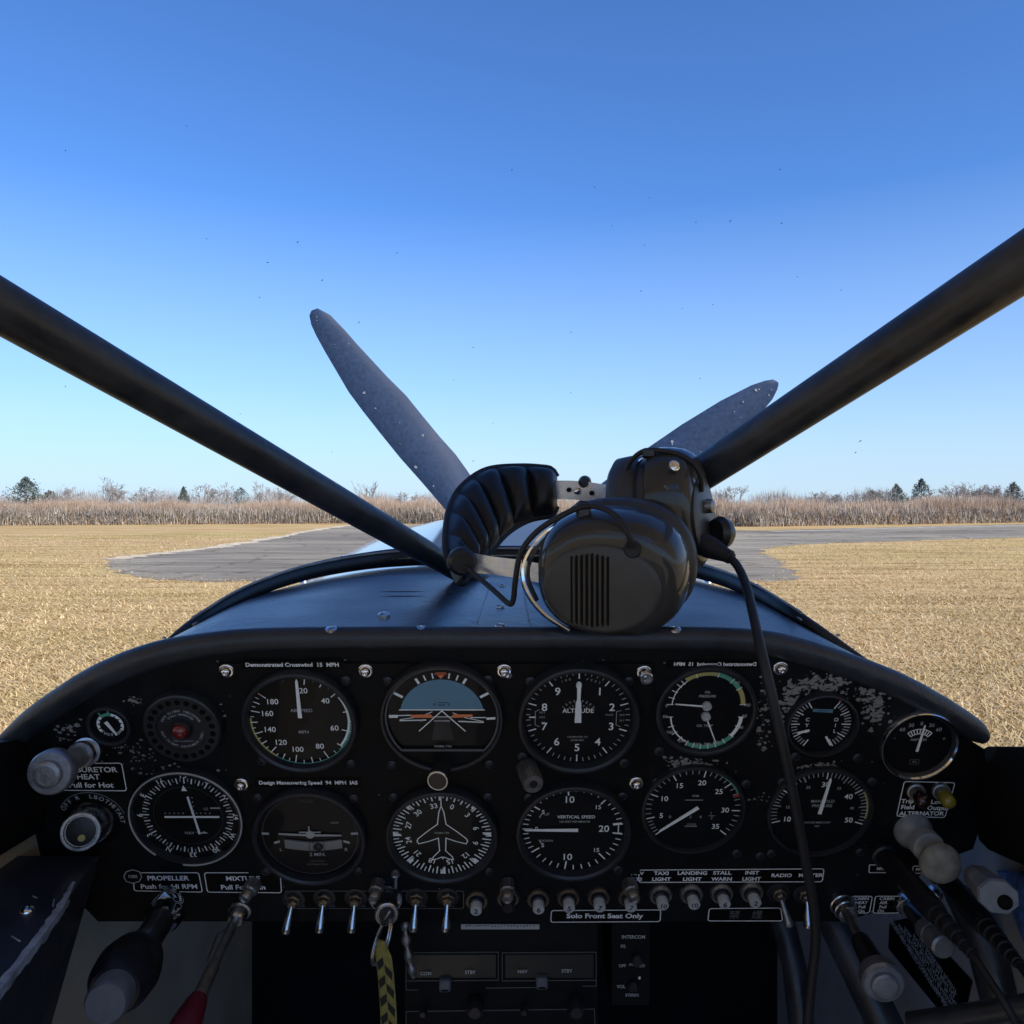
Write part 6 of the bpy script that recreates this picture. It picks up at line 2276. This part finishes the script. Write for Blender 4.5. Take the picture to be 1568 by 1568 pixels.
# stirrup of the near cup: flat chrome yoke
strip("stirrup", [V(934, 793, .493), V(910, 789, .495), V(875, 795, .498), V(838, 813, .500), V(812, 840, .502), V(799, 872, .502), (V(806, 906, .500)), V(832, 940, .496), V(872, 966, .492)], .0030, .0008, "chrome", Vector((.2, -1, .25)))
strip("stirrup", [V(905, 794, .505), V(872, 800, .507), V(838, 822, .509), V(815, 850, .510), V(808, 884, .510), V(822, 920, .506)], .0022, .0012, "cup_shell", Vector((.2, -1, .25)))
A = V(928, 794, .490)
rods(hs, "pivot_screw", "chrome", A, A + Vector((0, -.004, .001)), [(0, .0042), (.5, .0042), (.6, .0034), (.62, .002), (1, .002)], 10, angle=25)
b = MB(Matrix.Translation(V(893, 788, .489) - HO) @ Matrix.Rotation(.06, 4, 'Y')); b.box((0, 0, .001), (.0092, .010, .0155), bev=.0015); b.build("cable_clamp", "black_plastic", hs, angle=30)
# cable from the band along the stirrup into the near cup
q = [V(708, 864, .552), V(730, 882, .540), V(756, 904, .520), V(779, 924, .505), V(786, 918, .500), V(789, 890, .494), V(797, 848, .490), V(818, 818, .488), V(850, 795, .486), V(892, 776, .484), V(925, 779, .474), V(948, 795, .465), V(962, 817, .459), V(967, 838, .463)]
b = MB(); b.tube([Vector(p) - HO for p in spline([tuple(p) for p in q], 8)], .0019, 10); b.build("link_cable", "black_rubber", hs, angle=60)
# far stirrup and its cable
strip("stirrup", [V(1030, 716, .548), V(1012, 702, .556), V(990, 700, .562), V(974, 712, .568), V(966, 728, .572)], .0028, .0007, "chrome", Vector((.3, -1, .2)))
A = V(1031, 715, .537)
rods(hs, "pivot_screw", "chrome", A, A + Vector((.001, -.004, .002)), [(0, .0042), (.5, .0042), (.6, .0034), (.62, .002), (1, .002)], 10, angle=25)
b = MB(Matrix.Translation(V(993, 694, .556) - HO)); b.box((0, 0, 0), (.0095, .009, .0075), bev=.0015); b.build("cable_clamp", "black_plastic", hs, angle=30)
q = [V(957, 726, .566), V(966, 706, .561), V(985, 691, .556), V(1010, 690, .552), V(1040, 696, .548), V(1062, 710, .545), V(1073, 730, .545), V(1074, 752, .550)]
b = MB(); b.tube([Vector(p) - HO for p in spline([tuple(p) for p in q], 8)], .0019, 10); b.build("link_cable", "black_rubber", hs, angle=60)
# main cord: strain relief, then down across the panel
A, Bq = V(1078, 834, .548), V(1122, 855, .532)
rods(hs, "strain_relief", "black_rubber", A, Bq, [(0, .0085), (.3, .0078), (.8, .0050), (.93, .0050), (.95, .0036), (1, .0036)], 20)
q = [V(1116, 852, .534), V(1130, 868, .524), V(1142, 895, .505), V(1152, 935, .478), V(1163, 985, .452), V(1176, 1040, .438), V(1194, 1120, .436), V(1213, 1210, .442), V(1230, 1300, .452), V(1245, 1385, .462), V(1249, 1440, .468), V(1243, 1500, .472), V(1236, 1580, .474), V(1236, 1680, .474)]
b = MB(); b.tube([Vector(p) - HO for p in spline([tuple(p) for p in q], 8)], .0030, 12); b.build("headset_cord", "black_rubber", hs, angle=60)
